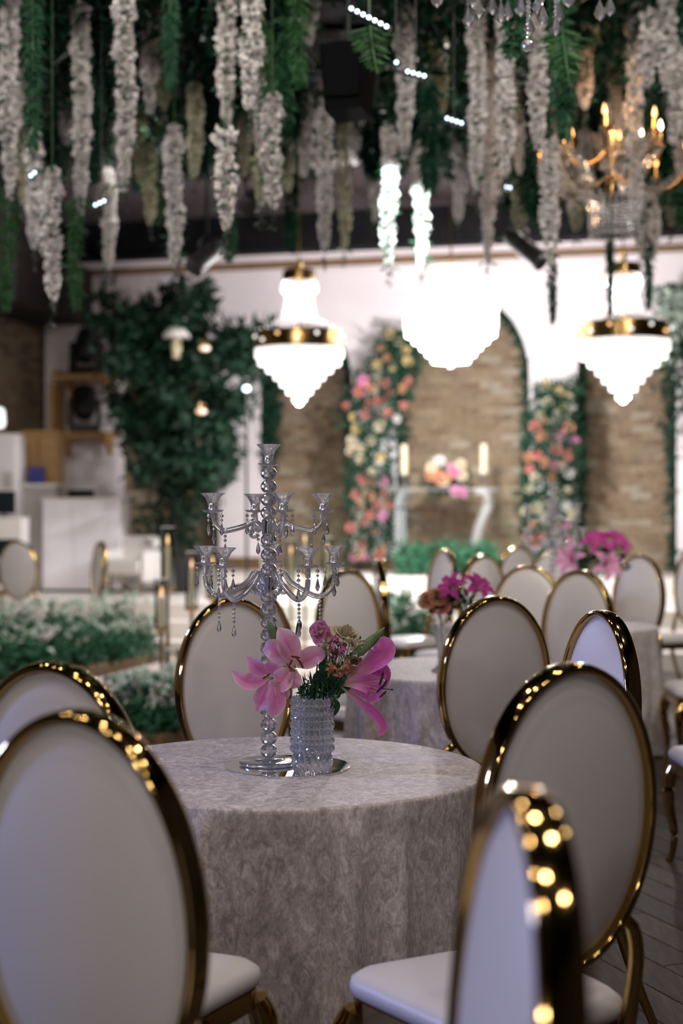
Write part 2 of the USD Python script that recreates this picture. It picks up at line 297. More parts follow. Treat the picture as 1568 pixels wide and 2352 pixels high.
def leaf_cards(pos, dirs, length, width, rng, bend=.25):
    """many bent leaves in one array: pos (n,3) bases, dirs (n,3) pointing directions; six triangles each"""
    n = len(pos); d = dirs / np.maximum(np.linalg.norm(dirs, axis=1, keepdims=True), 1e-9)
    r = rng.normal(size=(n, 3)); s = np.cross(d, r); s /= np.maximum(np.linalg.norm(s, axis=1, keepdims=True), 1e-9); nn = np.cross(s, d)
    L = np.broadcast_to(length, (n,))[:, None] * rng.uniform(.75, 1.25, (n, 1)); W = np.broadcast_to(width, (n,))[:, None] * rng.uniform(.8, 1.2, (n, 1))
    p = [pos, pos + d * L * .45 + s * W * .5 + nn * L * bend * .3, pos + d * L * .45 - nn * L * .02, pos + d * L * .45 - s * W * .5 + nn * L * bend * .3, pos + d * L - nn * L * bend]
    v = np.stack(p, 1).reshape(-1, 3); i = np.arange(n)[:, None] * 5
    f = np.concatenate([i + np.array([[0, 2, 1]]), i + np.array([[0, 3, 2]]), i + np.array([[1, 2, 4]]), i + np.array([[2, 3, 4]])])
    return v, f

# ================================================================== THE ROOM
# floor: dark boards laid on a slant, each one a board of its own where the picture shows it
flr = sgroup('floor', 'dark brown wooden floor of narrow boards')
part(flr, 'subfloor', bx(0, 8, -.06, 26, 34, .1), 'underfloor', label='ground under the boards')
FA = math.radians(20.8); fd = np.array([-math.sin(FA), math.cos(FA)]); fs = np.array([math.cos(FA), math.sin(FA)])
BW, BL_ = .145, 1.5
cells = []
for i in range(-16, 56):
    for j in range(-4, 14):
        c = fs * (i + .5) * BW + fd * ((j + .5) * BL_ + (i * .37 % 1) * BL_)
        if 2.2 < c[1] < 9.5 and -.36 < c[0] / max(c[1], .1) < .36: cells.append((c[1] - (8 if c[0] > .22 * c[1] else 0), i, j, c))
cells.sort(key=lambda a: (a[0], a[1]))
def board(c, w, l):
    v = []; hw, hl = w / 2 - .0018, l / 2 - .0018
    for z, k_ in ((-.012, 0), (-.002, 0), (0, .002)):
        for sx, sy in ((-1, -1), (1, -1), (1, 1), (-1, 1)):
            q = c + fs * sx * (hw - k_) + fd * sy * (hl - k_); v.append([q[0], q[1], z])
    f = [[8, 9, 10, 11]] + [[b + q, b + (q + 1) % 4, b + 4 + (q + 1) % 4, b + 4 + q] for b in (0, 4) for q in range(4)]
    return np.array(v), np.array(f)
for n_, (_, i, j, c) in enumerate(cells[:298]):
    part(flr, 'plank', board(c, BW, BL_), 'plank%d' % ((i * 7 + j * 3) % 4), smooth=False)
rest = [MB() for _ in range(4)]
for (_, i, j, c) in cells[298:]: rest[(i * 7 + j * 3) % 4].add(board(c, BW, BL_))
for q in range(4):
    if rest[q].n: part(flr, 'planking', rest[q], 'plank%d' % q, smooth=False, kind='stuff')
part(flr, 'far_flooring', bx(0, 15.2, -.008, 26, 11.0, .012), 'farfloor')

ceil = struct('ceiling', rmbox(-6.5, 10, -1, 26, 5.1, 5.3), 'mauve', label='dark mauve ceiling far above the tables')
struct('wall_right', rmbox(9, 9.2, -1, 26, 0, 5.1), 'darkwall', label='dark wall on the right side of the hall')
struct('wall_rear', rmbox(-6.5, 9.2, 25, 25.2, 0, 5.1), 'darkwall', label='dark wall behind the viewer')

# back facade: white plaster with pointed arches, brick behind
ARCH = [(-3.02, -1.575, 3.05, 3.85), (-1.018, .209, 3.15, 3.88), (.787, 2.48, 3.10, 4.15), (3.06, 4.26, 3.12, 3.90)]
DAIS, STG = .70, .50
def arch_poly(s0, s1, zs, za, z0):
    c, h = (s0 + s1) / 2, (s1 - s0) / 2; pts = [(s0, z0), (s1, z0)]
    for t in np.linspace(0, 1, 15):
        pts.append((s1 - h * t ** 1.9, zs + (za - zs) * math.sin(t * PI / 2) ** .95))
    for t in np.linspace(1, 0, 15)[1:]:
        pts.append((s0 + h * t ** 1.9, zs + (za - zs) * math.sin(t * PI / 2) ** .95))
    return Polygon(pts)
wallp = sbox(-4.05, DAIS, 9, 4.60)
for a in ARCH: wallp = wallp.difference(arch_poly(*a, DAIS - .1 if a[0] > -2 else STG))
def extrude_wall(poly, t0, t1):
    m = trimesh.creation.extrude_polygon(poly, t1 - t0, engine='earcut'); v = m.vertices
    out = np.array([rm(p[0], t0 + p[2], p[1]) for p in v]); m2 = trimesh.Trimesh(out, m.faces, process=False)
    if m2.volume < 0: m2.invert()
    return m2
struct('wall_back', extrude_wall(wallp, 0, .3), 'plaster', smooth=30, label='white plaster wall of pointed arches behind the stage')
struct('trim_1', rmbox(-4.05, 9, -.02, .36, 4.60, 4.72), 'brownwood', label='brown wooden cornice along the top of the arched wall')
struct('trim_2', rmbox(-4.05, 9, .36, .98, 4.69, 4.74), 'plaster', label='pale soffit strip above the wooden cornice')
struct('ceiling_bulkhead', rmbox(-4.05, 9, .98, 1.3, 4.66, 5.12), 'dark', label='black bulkhead hanging in front of the arched wall')
struct('baseboard_back', rmbox(-1.575, -1.0, .3, .33, DAIS, DAIS + .16), 'brownwood', label='brown skirting at the foot of the white pillar')
for k_ in range(2):
    a, b = ((.209, .787), (2.48, 3.06))[k_]
    struct('baseboard_back', rmbox(a, b, .3, .33, DAIS, DAIS + .16), 'brownwood', label=['brown skirting behind the leaning flower column', 'brown skirting behind the straight flower column'][k_])
BH, BWd = .083, .265
def brick_piece(p0, eu, en, w, h, dep):
    """a chipped brick with chamfered face: p0 lower corner on the wall face, eu along, en outward"""
    v = []; ez = np.array([0, 0, 1.0]); j = nrg.uniform(-.004, .004, (4,))
    for d_, k_ in ((-.03, 0), (dep - .006, 0), (dep, .006)):
        for q, (a, b) in enumerate(((0, 0), (1, 0), (1, 1), (0, 1))):
            v.append(p0 + eu * (a * w + (k_ if a == 0 else -k_)) + ez * (b * h + (k_ if b == 0 else -k_) + j[q] * .5) + en * (d_ + j[q] * (d_ > 0)))
    f = [[8, 9, 10, 11]] + [[b + q, b + (q + 1) % 4, b + 4 + (q + 1) % 4, b + 4 + q] for b in (0, 4) for q in range(4)]
    return np.array(v), np.array(f)
names = ['brick wall inside the arch behind the tree', 'brick wall inside the arch behind the left crystal chandelier', 'brick wall inside the tall middle arch', 'brick wall inside the arch on the right of the stage']
for k_, (s0, s1, zs, za) in enumerate(ARCH):
    w_ = sgroup('wall_niche', names[k_]); z0 = DAIS if k_ else STG
    part(w_, 'mortar_bed', rmbox(s0 - .1, s1 + .1, -.14, 0, z0 - .1, za + .1), 'mortar', smooth=False)
    nb = 0; row = 0; z = z0; extra = MB()
    while z < za + .02:
        s = s0 - .02 - (row % 2) * BWd / 2
        while s < s1 + .02:
            a, b = max(s, s0 - .05), min(s + BWd - .014, s1 + .05)
            if b - a > .05:
                bp = brick_piece(rm(a, 0, z), U, N, b - a, BH - .014, .012 + rnd.random() * .012)
                if nb < 298: part(w_, 'brick', bp, 'brick%d' % rnd.choice([0, 0, 1, 1, 2, 3, 4, 4, 5]), smooth=False); nb += 1
                else: extra.add(bp)
            s += BWd
        z += BH; row += 1
    if extra.n: part(w_, 'brickwork', extra, 'brick1', smooth=False, kind='stuff')
# white recess wall at the left with the shelves, and the left brick wall
lw = sgroup('wall_left', 'left wall of old tan brick above the wooden ledge')
part(lw, 'mortar_bed', rmbox(-4.27, -4.13, 0, 26, 0, 3.95), 'mortar', smooth=False)
part(lw, 'upper_wall', rmbox(-4.27, -4.13, 0, 26, 3.95, 5.1), 'darkwall', smooth=False)
nb, row, z = 0, 0, 2.46
while z < 3.95:
    t = .02 - (row % 2) * BWd / 2
    while t < 3.0:
        if t + BWd > .1 and nb < 298:
            part(lw, 'brick', brick_piece(rm(-4.13, max(t, .05), z), N, U, BWd - .014, BH - .014, .012 + rnd.random() * .012), 'brick%d' % rnd.choice([0, 1, 1, 2, 3, 4]), smooth=False); nb += 1
        t += BWd
    z += BH; row += 1
struct('ceiling_bulkhead', rmbox(-4.14, -3.36, .3, 9, 3.96, 5.1), 'darkwall', label='dark grey bulkhead box along the left wall')
struct('trim_3', rmbox(-4.14, -3.88, .3, 4, 2.36, 2.45), 'ochre', label='wooden ledge along the left brick wall')

# stage, dais and steps
struct('floor_dais', rmbox(-1.6, 9, -.1, 1.7, 0, DAIS), 'stagewhite', smooth=False, label='white upper dais in front of the arches')
struct('floor_stage', rmbox(-6, 9, -.1, 4.2, 0, STG), 'stagewhite', smooth=False, label='white stage below the dais')
struct('floor_step', rmbox(-3.4, 9, 4.2, 4.55, 0, .34), 'stagewhite', smooth=False, label='upper white step in front of the stage')
struct('floor_step', rmbox(-3.4, 9, 4.55, 4.9, 0, .17), 'stagewhite', smooth=False, label='lower white step in front of the stage')
# aisle carpet runner
rw = np.array([at(120, 1560, 8.9)[:2], at(330, 1600, 8.9)[:2]])
ax = np.array([[-2.75, 9.95], [-.55, 9.9], [.2, 13.9], [-1.5, 14.25]])
rv = np.array([[p[0], p[1], z_] for z_ in (.0, .05) for p in ax]); 
single('aisle_platform', trimesh.convex.convex_hull(rv), 'carpet', 'low beige aisle platform running up to the white steps', 'aisle')

# ================================================================== CHAIRS
TILT = math.radians(4)
def tilted(P):
    """from the plane of the oval back (x, y depth, z along the back) into the chair"""
    P = np.asarray(P, float).copy(); z = P[:, 2] - .45
    y = P[:, 1] * math.cos(TILT) - z * math.sin(TILT); P[:, 2] = .45 + z * math.cos(TILT) + P[:, 1] * math.sin(TILT) * 0 + P[:, 1] * math.sin(TILT)
    P[:, 1] = y; return P
OA, OB, OZ = .208, .303, .862
def oval_rim():
    n = 96; a = np.arange(n) / n * 2 * PI
    prof = []      # radial offset, depth: a rounded band with a fine groove on each side
    for q in np.linspace(0, 2 * PI, 20, endpoint=False):
        c, s = math.cos(q), math.sin(q); prof.append((.0098 * np.sign(c) * abs(c) ** .7 - .0098, .026 * np.sign(s) * abs(s) ** .75))
    prof = np.array(prof); k = len(prof); v = []
    for t in a:
        e = np.array([math.cos(t) / OA, math.sin(t) / OB]); e /= np.linalg.norm(e)
        for (r, d) in prof: v.append((OA * math.cos(t) + e[0] * r, d, OZ + OB * math.sin(t) + e[1] * r))
    f = [[i * k + q, i * k + (q + 1) % k, ((i + 1) % n) * k + (q + 1) % k, ((i + 1) % n) * k + q] for i in range(n) for q in range(k)]
    return tilted(v), np.array(f)
def oval_pad(sign):
    n, m = 72, 12; v = [(0, sign * .040, OZ)]; f = []
    a_, b_ = OA - .018, OB - .018
    for i in range(1, m + 1):
        u = i / m
        for q in range(n):
            t = q / n * 2 * PI; h = .010 + .030 * (1 - u ** 2.2) if i < m else .004
            v.append((a_ * min(u * 1.0, 1) * math.cos(t), sign * h, OZ + b_ * u * math.sin(t)))
    for q in range(n): f.append([0, 1 + q, 1 + (q + 1) % n])
    for i in range(m - 1):
        for q in range(n):
            A, B = 1 + i * n + q, 1 + i * n + (q + 1) % n; C, D = B + n, A + n; f += [[A, D, C], [A, C, B]]
    f = np.array(f)
    if sign > 0: f = f[:, ::-1]
    return tilted(v), f
def seat_outline(inset, n=72):
    """trapezoid with rounded corners, wider at the front"""
    P = Polygon([(-.195, .01), (.195, .01), (.238, .445), (-.238, .445)]).buffer(-.06 - inset).buffer(.06, 16)
    L = P.exterior.length; return np.array([P.exterior.interpolate(i / n * L).coords[0] for i in range(n)])
def seat_pad():
    n = 72; lev = [(.012, .427), (.0, .437), (-.004, .452), (.0, .468), (.014, .481), (.045, .490), (.10, .496), (.16, .499)]
    v = []
    for ins, z in lev: 
        o = seat_outline(max(ins, 0) if ins < .1 else .0, n) if ins < .1 else None
        if o is None:
            o = seat_outline(.0, n); c = np.array([0, .23]); o = c + (o - c) * (.55 if ins < .15 else .2)
        elif ins < 0: 
            c = np.array([0, .23]); o = c + (o - c) * 1.015
        v += [(p[0], p[1], z) for p in o]
    v += [(0, .23, .499), (0, .23, .427)]; f = []
    for i in range(len(lev) - 1):
        for q in range(n):
            A, B = i * n + q, i * n + (q + 1) % n; f += [[A, B, B + n], [A, B + n, A + n]]
    t = (len(lev) - 1) * n
    for q in range(n): f += [[t + q, t + (q + 1) % n, len(v) - 2], [(q + 1) % n, q, len(v) - 1]]
    m = trimesh.Trimesh(np.array(v), np.array(f), process=False)
    if m.volume < 0: m.invert()
    return m
def seat_rail():
    o = Polygon(seat_outline(.004)); m = trimesh.creation.extrude_polygon(o.difference(o.buffer(-.028)), .042, engine='earcut'); m.apply_translation([0, 0, .386]); return m
def make_chair(label, loc, yaw, group):
    t = thing('oval_back_chair', label, 'chair', loc, yaw, group=group)
    part(t, 'back_frame', oval_rim(), 'gold', 60)
    part(t, 'back_cushion', oval_pad(1), 'leather', 60)
    part(t, 'back_panel', oval_pad(-1), 'leather', 60)
    part(t, 'seat', seat_pad(), 'leather', 60)
    part(t, 'seat_frame', seat_rail(), 'gold', 40)
    for s in (-1, 1):
        P = crom([(s * .215, .415, .40), (s * .229, .432, .34), (s * .227, .432, .24), (s * .209, .415, .12), (s * .215, .422, .03), (s * .225, .436, .0)], 6)
        r = np.interp(np.linspace(0, 1, len(P)), [0, .16, .4, .75, .9, 1], [.026, .033, .022, .013, .014, .019])
        part(t, 'leg', tube(P, r, 12), 'gold', 60)
        P = crom([(s * .182, .03, .41), (s * .186, .005, .28), (s * .192, -.05, .12), (s * .20, -.10, .0)], 6)
        part(t, 'leg', tube(P, np.linspace(.018, .013, len(P)), 12), 'gold', 60)
        P = tilted(crom([(s * .183, .012, .40), (s * .192, .006, .50), (s * .190, .0, .575), (s * .176, .0, .625), (s * .150, .0, .648)], 6))
        part(t, 'back_post', tube(P, np.linspace(.017, .014, len(P)), 12), 'gold', 60)
    return t
CH = [   # apex pixel x, y, yaw, label, distance override
    (172, 1620, 27, 'white leather chair with gold oval frame, largest, its back filling the lower left corner', 2.12),
    (115, 1530, 22, 'white chair with gold oval frame tucked to the cloth behind the largest left chair', 2.8),
    (1316, 1525, -29, 'large white chair right of the nearest table, seen from behind at a slant', 2.78),
    (1212, 1825, -97, 'blurred chair in the right foreground seen nearly edge on, lit bluish', 1.52),
    (1385, 1412, -110, 'bluish-lit chair facing left behind the nearest right-hand oval back', 4.27),
    (532, 1385, 152, 'white oval-back chair behind the candelabra on the far side of the nearest table', 4.88),
    (562, 1352, 150, 'chair mostly hidden behind the one past the candelabra, only its gold top arc showing', 5.9),
    (795, 1315, 140, 'chair with thin gold frame facing the viewer above the white rose of the bouquet', 7.35),
    (872, 1285, 88, 'chair turned exactly edge on, a narrow gold upright behind the bouquet', None),
    (1141, 1370, -19, 'white oval-back chair drawn up to the second table, seen from behind', None),
    (1213, 1310, 204, 'chair half hidden on the far side of the second table, above the drawn-up oval back', 7.95),
    (1332, 1320, 222, 'bluish-white chair between the second and third tables, gold frame thick at right', 7.28),
    (1470, 1283, 227, 'bluish chair facing left just behind the third table, close to the right edge', 9.8),
    (1590, 1255, 250, 'pale chair cut off by the right picture edge, farthest right of the far chairs', 11.6),
    (1020, 1262, 243, 'narrow bright white chair turned aside above the orange flowers', None),
    (1110, 1282, -35, 'greyish far chair right of the narrow bright white one', 9.9),
    (1190, 1255, -30, 'farthest small chair, its oval top just under the flower column', 12.3),
    (1270, 1278, 20, 'shaded far chair directly behind the stem of the distant candelabra', 10.6),
    (40, 1243, 8, 'grey-lit far chair at the left picture edge beyond the flower hedge', 14.7),
    (232, 1250, 245, 'blue-lit chair seen edge on in front of the white lectern', 14.3),
]
chair0 = None; R_ = 1.16
for (ax_, ay_, yaw, lab, dd) in CH:
    d = dd or 971.0 / (ay_ - 1176); top = at(ax_, ay_, d)
    off = (OZ + OB - .45) * math.sin(TILT); a = math.radians(yaw)
    loc = (top[0] + off * math.sin(a), top[1] + off * math.cos(a), 0)
    g = 'oval-back chairs around the tables'
    if chair0 is None: chair0 = make_chair(lab, loc, yaw, g)
    else: dup(chair0, 'oval_back_chair', lab, 'chair', loc, yaw, group=g)
for (x, y, yaw, lab) in [(1.80, 5.85, -92, 'chair whose white seat juts in at the right picture edge, its back out of view'), (2.28, 8.15, -88, 'second chair seat jutting in at the right edge, farther back beside the third table')]:
    dup(chair0, 'oval_back_chair', lab, 'chair', (x, y, 0), yaw, group='oval-back chairs around the tables')

# ================================================================== TABLES
TR, TZ = .5555, .76
def cloth_mesh(seed, k=240):
    rg = np.random.default_rng(seed); a = np.arange(k) / k * 2 * PI
    fold = np.zeros(k)
    for q in range(15):
        c, w, h = rg.uniform(0, 2 * PI), rg.uniform(.05, .13), rg.uniform(.5, 1.1)
        dlt = (a - c + PI) % (2 * PI) - PI; fold += h * np.exp(-(dlt / w) ** 2)
    fold2 = np.zeros(k)
    for q in range(22):
        c, w, h = rg.uniform(0, 2 * PI), rg.uniform(.03, .06), rg.uniform(.2, .6)
        dlt = (a - c + PI) % (2 * PI) - PI; fold2 += h * np.exp(-(dlt / w) ** 2)
    v = [(0, 0, TZ)]; rings = 0
    for u in (.2, .45, .7, .88, .97): v += [(TR * u * math.cos(t), TR * u * math.sin(t), TZ) for t in a]; rings += 1
    drop = [(0.992, .0015), (1.0, .006), (1.003, .014)] + [(1.004, d) for d in np.linspace(.03, TZ - .012, 34)]
    for (u, d) in drop:
        s = max(0, (d - .02) / (TZ - .03)); ramp = s ** .62
        lean = a + .10 * s * np.sin(3 * a + seed)
        r = TR * u - .012 * min(1, d / .1) + ramp * (.088 * np.interp(lean % (2 * PI), a, fold, period=2 * PI) + .022 * np.interp(lean % (2 * PI), a, fold2, period=2 * PI)) + .004 * s * np.sin(a * 31 + 9 * s)
        v += [(rr * math.cos(t), rr * math.sin(t), TZ - d) for rr, t in zip(r, a)]; rings += 1
    f = [[0, 1 + q, 1 + (q + 1) % k] for q in range(k)]
    for i in range(rings - 1):
        for q in range(k):
            A, B = 1 + i * k + q, 1 + i * k + (q + 1) % k; f += [[A, A + k, B + k], [A, B + k, B]]
    return np.array(v), np.array(f)
TABLES = [((-.169, 3.94), 'nearest, in the centre of the picture'), ((.57, 6.43), 'second, right behind the bouquet'), ((1.37, 8.9), 'third, small at the right edge')]
ORD = ['nearest table under the tall candelabra', 'second table behind the pink bouquet', 'third table far back by the right edge']
for i, ((x, y), w_) in enumerate(TABLES):
    t = thing('round_table', 'round dining table hidden under the velvet cloth, ' + ORD[i], 'table', (x, y, 0))
    part(t, 'tabletop', lathe([(0, .725), (TR - .015, .725), (TR - .012, .735), (TR - .012, .748), (TR - .016, .752), (0, .752)], 48), 'brownwood')
    part(t, 'pedestal', lathe([(0, .72), (.09, .72), (.04, .66), (.035, .2), (.06, .1), (.24, .03), (.25, .0), (0, .0)], 24), 'darkgrey')
    c = thing('tablecloth', 'crushed-velvet floor-length cloth of the ' + ORD[i], 'tablecloth', (x, y, 0), group='crushed-velvet tablecloths')
    part(c, 'cloth', cloth_mesh(5 + i), 'velvet', 60)

# ================================================================== CANDELABRA
def cup_mesh():
    """fluted glass candle cup, its foot at the origin"""
    w = lambda z, a: 1 + .035 * np.cos(a * 12) * np.clip((z - .01) / .03, 0, 1)
    return lathe([(0, 0), (.010, 0), (.0135, .006), (.0125, .016), (.0145, .026), (.020, .038), (.0315, .049), (.0320, .0505), (.029, .0505), (.0185, .040), (.012, .028), (.0105, .024), (0, .0225)], 36, wav=w)
def bobeche_mesh():
    return lathe([(0, -.001), (.008, -.002), (.022, .0005), (.0275, .004), (.0282, .006), (.022, .0035), (.008, .0015), (0, .0015)], 32, wav=lambda z, a: 1 + .04 * np.cos(a * 10))
def drop_mesh(L=.034, r=.0062):
    return lathe([(0, 0), (.0014, -.001), (.0028, -.006), (r, -L * .66), (r * .7, -L * .85), (0, -L)], 6)
def bead_mesh(c, r):
    s = trimesh.creation.icosphere(1, r); return s.vertices + np.asarray(c), s.faces
def faceted(c, r, sq=.86):
    s = trimesh.creation.uv_sphere(radius=r, count=[9, 14]); v = s.vertices[s.faces.ravel()] * [1, 1, sq] + np.asarray(c); return v, np.arange(len(v)).reshape(-1, 3)
def candelabra(label, loc):
    t = thing('crystal_candelabra', label, 'candelabra', loc, 0, group='crystal candelabra on the tables')
    Z = lambda y: (1745 - y) * 3.97 / FP
    part(t, 'base', lathe([(0, 0), (.078, 0), (.080, .002), (.080, .007), (.077, .009), (.040, .010), (.036, .013), (.020, .014), (0, .014)], 48), 'glass')
    zs = [.046 + i * .0355 for i in range(11)]
    zs = np.linspace(.034, Z(1362), 13)
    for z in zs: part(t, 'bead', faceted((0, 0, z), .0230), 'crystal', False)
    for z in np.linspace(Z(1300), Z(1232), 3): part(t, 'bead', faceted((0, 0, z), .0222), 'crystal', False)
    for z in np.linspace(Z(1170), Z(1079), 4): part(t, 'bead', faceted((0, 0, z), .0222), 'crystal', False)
    part(t, 'rod', tube([(0, 0, .02), (0, 0, .8)], .0025, 8), 'glass')
    for zc in (Z(1331), Z(1202)):
        part(t, 'collar', lathe([(0, -.02), (.017, -.02), (.0185, -.018), (.0185, .018), (.017, .02), (0, .02)], 28, (0, 0, zc)), 'chrome')
    zt = Z(1061)
    part(t, 'drip_plate', MB().add(bobeche_mesh(), T=np.array([[1, 0, 0, 0], [0, 1, 0, 0], [0, 0, 1, zt], [0, 0, 0, 1.]])), 'glass')
    v, f = cup_mesh(); part(t, 'candle_cup', (v * [1, 1, 1.06] + [0, 0, zt + .004], f), 'glass', 30)
    tiers = [(Z(1202), .155, (17, 107, 197, 287), Z(1168), Z(1190), Z(1213)), (Z(1331), .187, (90, 162, 234, 306, 18), Z(1290), Z(1308), Z(1365))]
    for ti, (zc, R, angs, zb, zh, zl) in enumerate(tiers):
        for ang in angs:
            a = math.radians(ang); ca, sa = math.cos(a), math.sin(a); P3 = lambda r, z: (r * ca, r * sa, z)
            path = crom([P3(.016, zc - .004), P3(.040, zh), P3(.064, (zh * 1.5 + zl) / 2.5), P3(R * .66, zl + .006), P3(R * .82, zl + .004), P3(R * .95, zl + .022), P3(R, zl + .046), P3(R, zb - .002)], 7)
            part(t, 'arm', tube(path, np.interp(np.linspace(0, 1, len(path)), [0, .15, 1], [.0085, .0078, .0068]), 14), 'glass', 60)
            sc = [P3(.030, zc - .012), P3(.044, zc - .006), P3(.052, zc - .016), P3(.046, zc - .027), P3(.034, zc - .026), P3(.032, zc - .018)]
            part(t, 'scroll', tube(crom(sc, 5), .0045, 9), 'glass', 60)
            v, f = bobeche_mesh(); part(t, 'drip_plate', (v + P3(R, zb), f), 'glass', 40)
            v, f = cup_mesh(); part(t, 'candle_cup', (v + P3(R, zb + .001), f), 'glass', 30)
            # pendants hung from the plate and from the bend of the arm
            for q, (dx, long_) in enumerate(((.9, 0), (2.6, 0), (4.4, 1))):
                px, py, pz = R * ca + .0255 * math.cos(a + dx), R * sa + .0255 * math.sin(a + dx), zb
                mb = MB(); n = 4 if long_ else 2; step = .012
                mb.add(tube([(px, py, pz + .002), (px, py, pz - .008 - n * step)], .0006, 5))
                for b in range(n): mb.add(bead_mesh((px, py, pz - .010 - b * step), .0052 if b % 2 == 0 else .004))
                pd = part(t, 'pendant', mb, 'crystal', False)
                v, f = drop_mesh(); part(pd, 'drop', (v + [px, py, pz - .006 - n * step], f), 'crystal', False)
            px, py, pz = R * .78 * ca, R * .78 * sa, zl - .004
            mb = MB(); n = 5 if ti else 2
            mb.add(tube([(px, py, pz), (px, py, pz - .008 - n * .011)], .0006, 5))
            for b in range(n): mb.add(bead_mesh((px, py, pz - .008 - b * .011), .0045))
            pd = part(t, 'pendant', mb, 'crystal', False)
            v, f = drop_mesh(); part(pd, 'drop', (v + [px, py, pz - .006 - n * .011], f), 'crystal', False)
    return t
MZ = TZ + .006
c1 = candelabra('tall crystal candelabra of stacked beads and nine cups, sharp on the nearest table', (-.198, 3.97, MZ))
dup(c1, 'crystal_candelabra', 'blurred distant crystal candelabra on the third table in front of the flower column', 'candelabra', (1.29, 8.93, MZ), 20, group='crystal candelabra on the tables')
def plate(label, x, y):
    t = thing('mirror_plate', label, 'mirror', (x, y, TZ), group='round mirrors under the centrepieces')
    part(t, 'mirror', lathe([(0, .0002), (.1695, .0002), (.170, .001), (.170, .0035), (.1685, .0045), (0, .0045)], 72), 'mirror')
plate('round mirror plate under the candelabra and the cut-glass vase', -.146, 3.95)
plate('round mirror plate under the distant candelabra', 1.33, 8.9)

# ================================================================== VASES AND FLOWERS
def cut_vase():
    rows, cols, sub = 7, 26, 4
    nz, na = rows * 6 + 10, cols * sub
    v = []; H = .193
    zz = np.concatenate([[0, 0], np.linspace(.0, H, nz)])
    for i, z in enumerate(zz):
        for q in range(na):
            a = q / na * 2 * PI
            if i == 0: r = 0.0005
            elif i == 1: r = .045
            else:
                low = z < .052
                if low: r = .0475 + .006 * abs(math.sin((z / .052) * PI)) + .0035 * (abs(math.sin(a * 9 + z * 60)) - .5)
                else:
                    w = ((z - .052) / (H - .052) * rows) % 1
                    r = .0525 + .0075 * math.sin(w * PI) ** .6 * (.25 + .75 * abs(math.sin(a * cols / 2)) ** .7)
            zt = z + (.006 * abs(math.sin(a * 13)) if i == len(zz) - 1 else 0)
            v.append((r * math.cos(a), r * math.sin(a), zt))
    for (r, z) in [(.0485, H - .002), (.047, H * .6), (.045, .045), (.040, .026), (.0005, .022)]:
        for q in range(na):
            a = q / na * 2 * PI; v.append((r * math.cos(a), r * math.sin(a), z))
    n = len(zz) + 5
    f = [[i * na + q, i * na + (q + 1) % na, (i + 1) * na + (q + 1) % na, (i + 1) * na + q] for i in range(n - 1) for q in range(na)]
    return np.array(v), np.array(f)
VD = 3.86; VX = (717 - 784) / FP * VD
vs = thing('cut_glass_vase', 'short cut-crystal vase with rows of facets holding the pink lilies', 'vase', (VX, VD, TZ + .0045))
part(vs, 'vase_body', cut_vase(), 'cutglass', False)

def ribbon(P, width, toward, ruffle=.0, cup=.35, n=22, m=8, seed=0, taper=(.55, .16), c_in=(.80, .50, .60), c_out=(.80, .20, .50), rib=(.72, .10, .38), tipc=(.86, .55, .66)):
    """one tepal along the spine P; toward is the direction its face looks"""
    rg = np.random.default_rng(seed); S = crom(P, 10); u0 = np.linspace(0, 1, len(S)); u = np.linspace(0, 1, n)
    S = np.stack([np.interp(u, u0, S[:, k]) for k in range(3)], 1)
    T = np.gradient(S, axis=0); T /= np.linalg.norm(T, axis=1, keepdims=True)
    tw = np.asarray(toward, float); side = np.cross(T, tw); side /= np.maximum(np.linalg.norm(side, axis=1, keepdims=True), 1e-6)
    for i in range(1, n):
        if side[i] @ side[i - 1] < 0: side[i] *= -1
    nn = np.cross(side, T); ph = rg.uniform(0, 6, 3)
    pk = taper[0]; w = width / 2 * np.where(u < pk, taper[1] + (1 - taper[1]) * np.sin(u / pk * PI / 2) ** 1.2, np.maximum(0, 1 - np.clip((u - pk) / (1 - pk), 0, 1) ** 1.75) ** .92)
    w[-1] = max(w[-1], width * .012)
    v, col = [], []
    ci, co, rb, tp = map(np.asarray, (c_in, c_out, rib, tipc))
    for i in range(n):
        for q in range(m + 1):
            x = q / m * 2 - 1; rf = 1.8 * ruffle * abs(x) ** 2 * math.sin(u[i] * 17 + ph[0] + (2 if x > 0 else 0)) * min(1, u[i] * 2) * width
            h = cup * w[i] * (x * x) - .16 * w[i] * math.exp(-(x / .16) ** 2) + rf
            v.append(S[i] + side[i] * w[i] * x + nn[i] * h)
            c = ci * (1 - min(1, u[i] / .38)) + co * min(1, u[i] / .38)
            c = c + (rb - c) * .75 * math.exp(-(x / .12) ** 2) * (1 - .6 * u[i]); c = c * (1 - .10 * (math.sin(x * 16) > .3) * (1 - u[i]))
            c = c + (tp - c) * min(1, .75 * abs(x) ** 3 + .5 * max(0, (u[i] - .65) / .35))
            col.append(c)
    f = [[i * (m + 1) + q, i * (m + 1) + q + 1, (i + 1) * (m + 1) + q + 1, (i + 1) * (m + 1) + q] for i in range(n - 1) for q in range(m)]
    return np.array(v), np.array(f), np.array(col)
def pp(x, y, dz=0.0): return at(x, y, VD + dz)
def stem_to(parent, p, bottom=(717, 1700), r=.0022, name='stem', dz=0.0):
    b = pp(bottom[0], bottom[1], dz); p = np.asarray(p); mid = (p + b) / 2 + np.array([(p[0] - b[0]) * -.12, 0, .012])
    part(parent, name, tube(crom([p, mid, b], 8), r, 8), 'stem', 60)
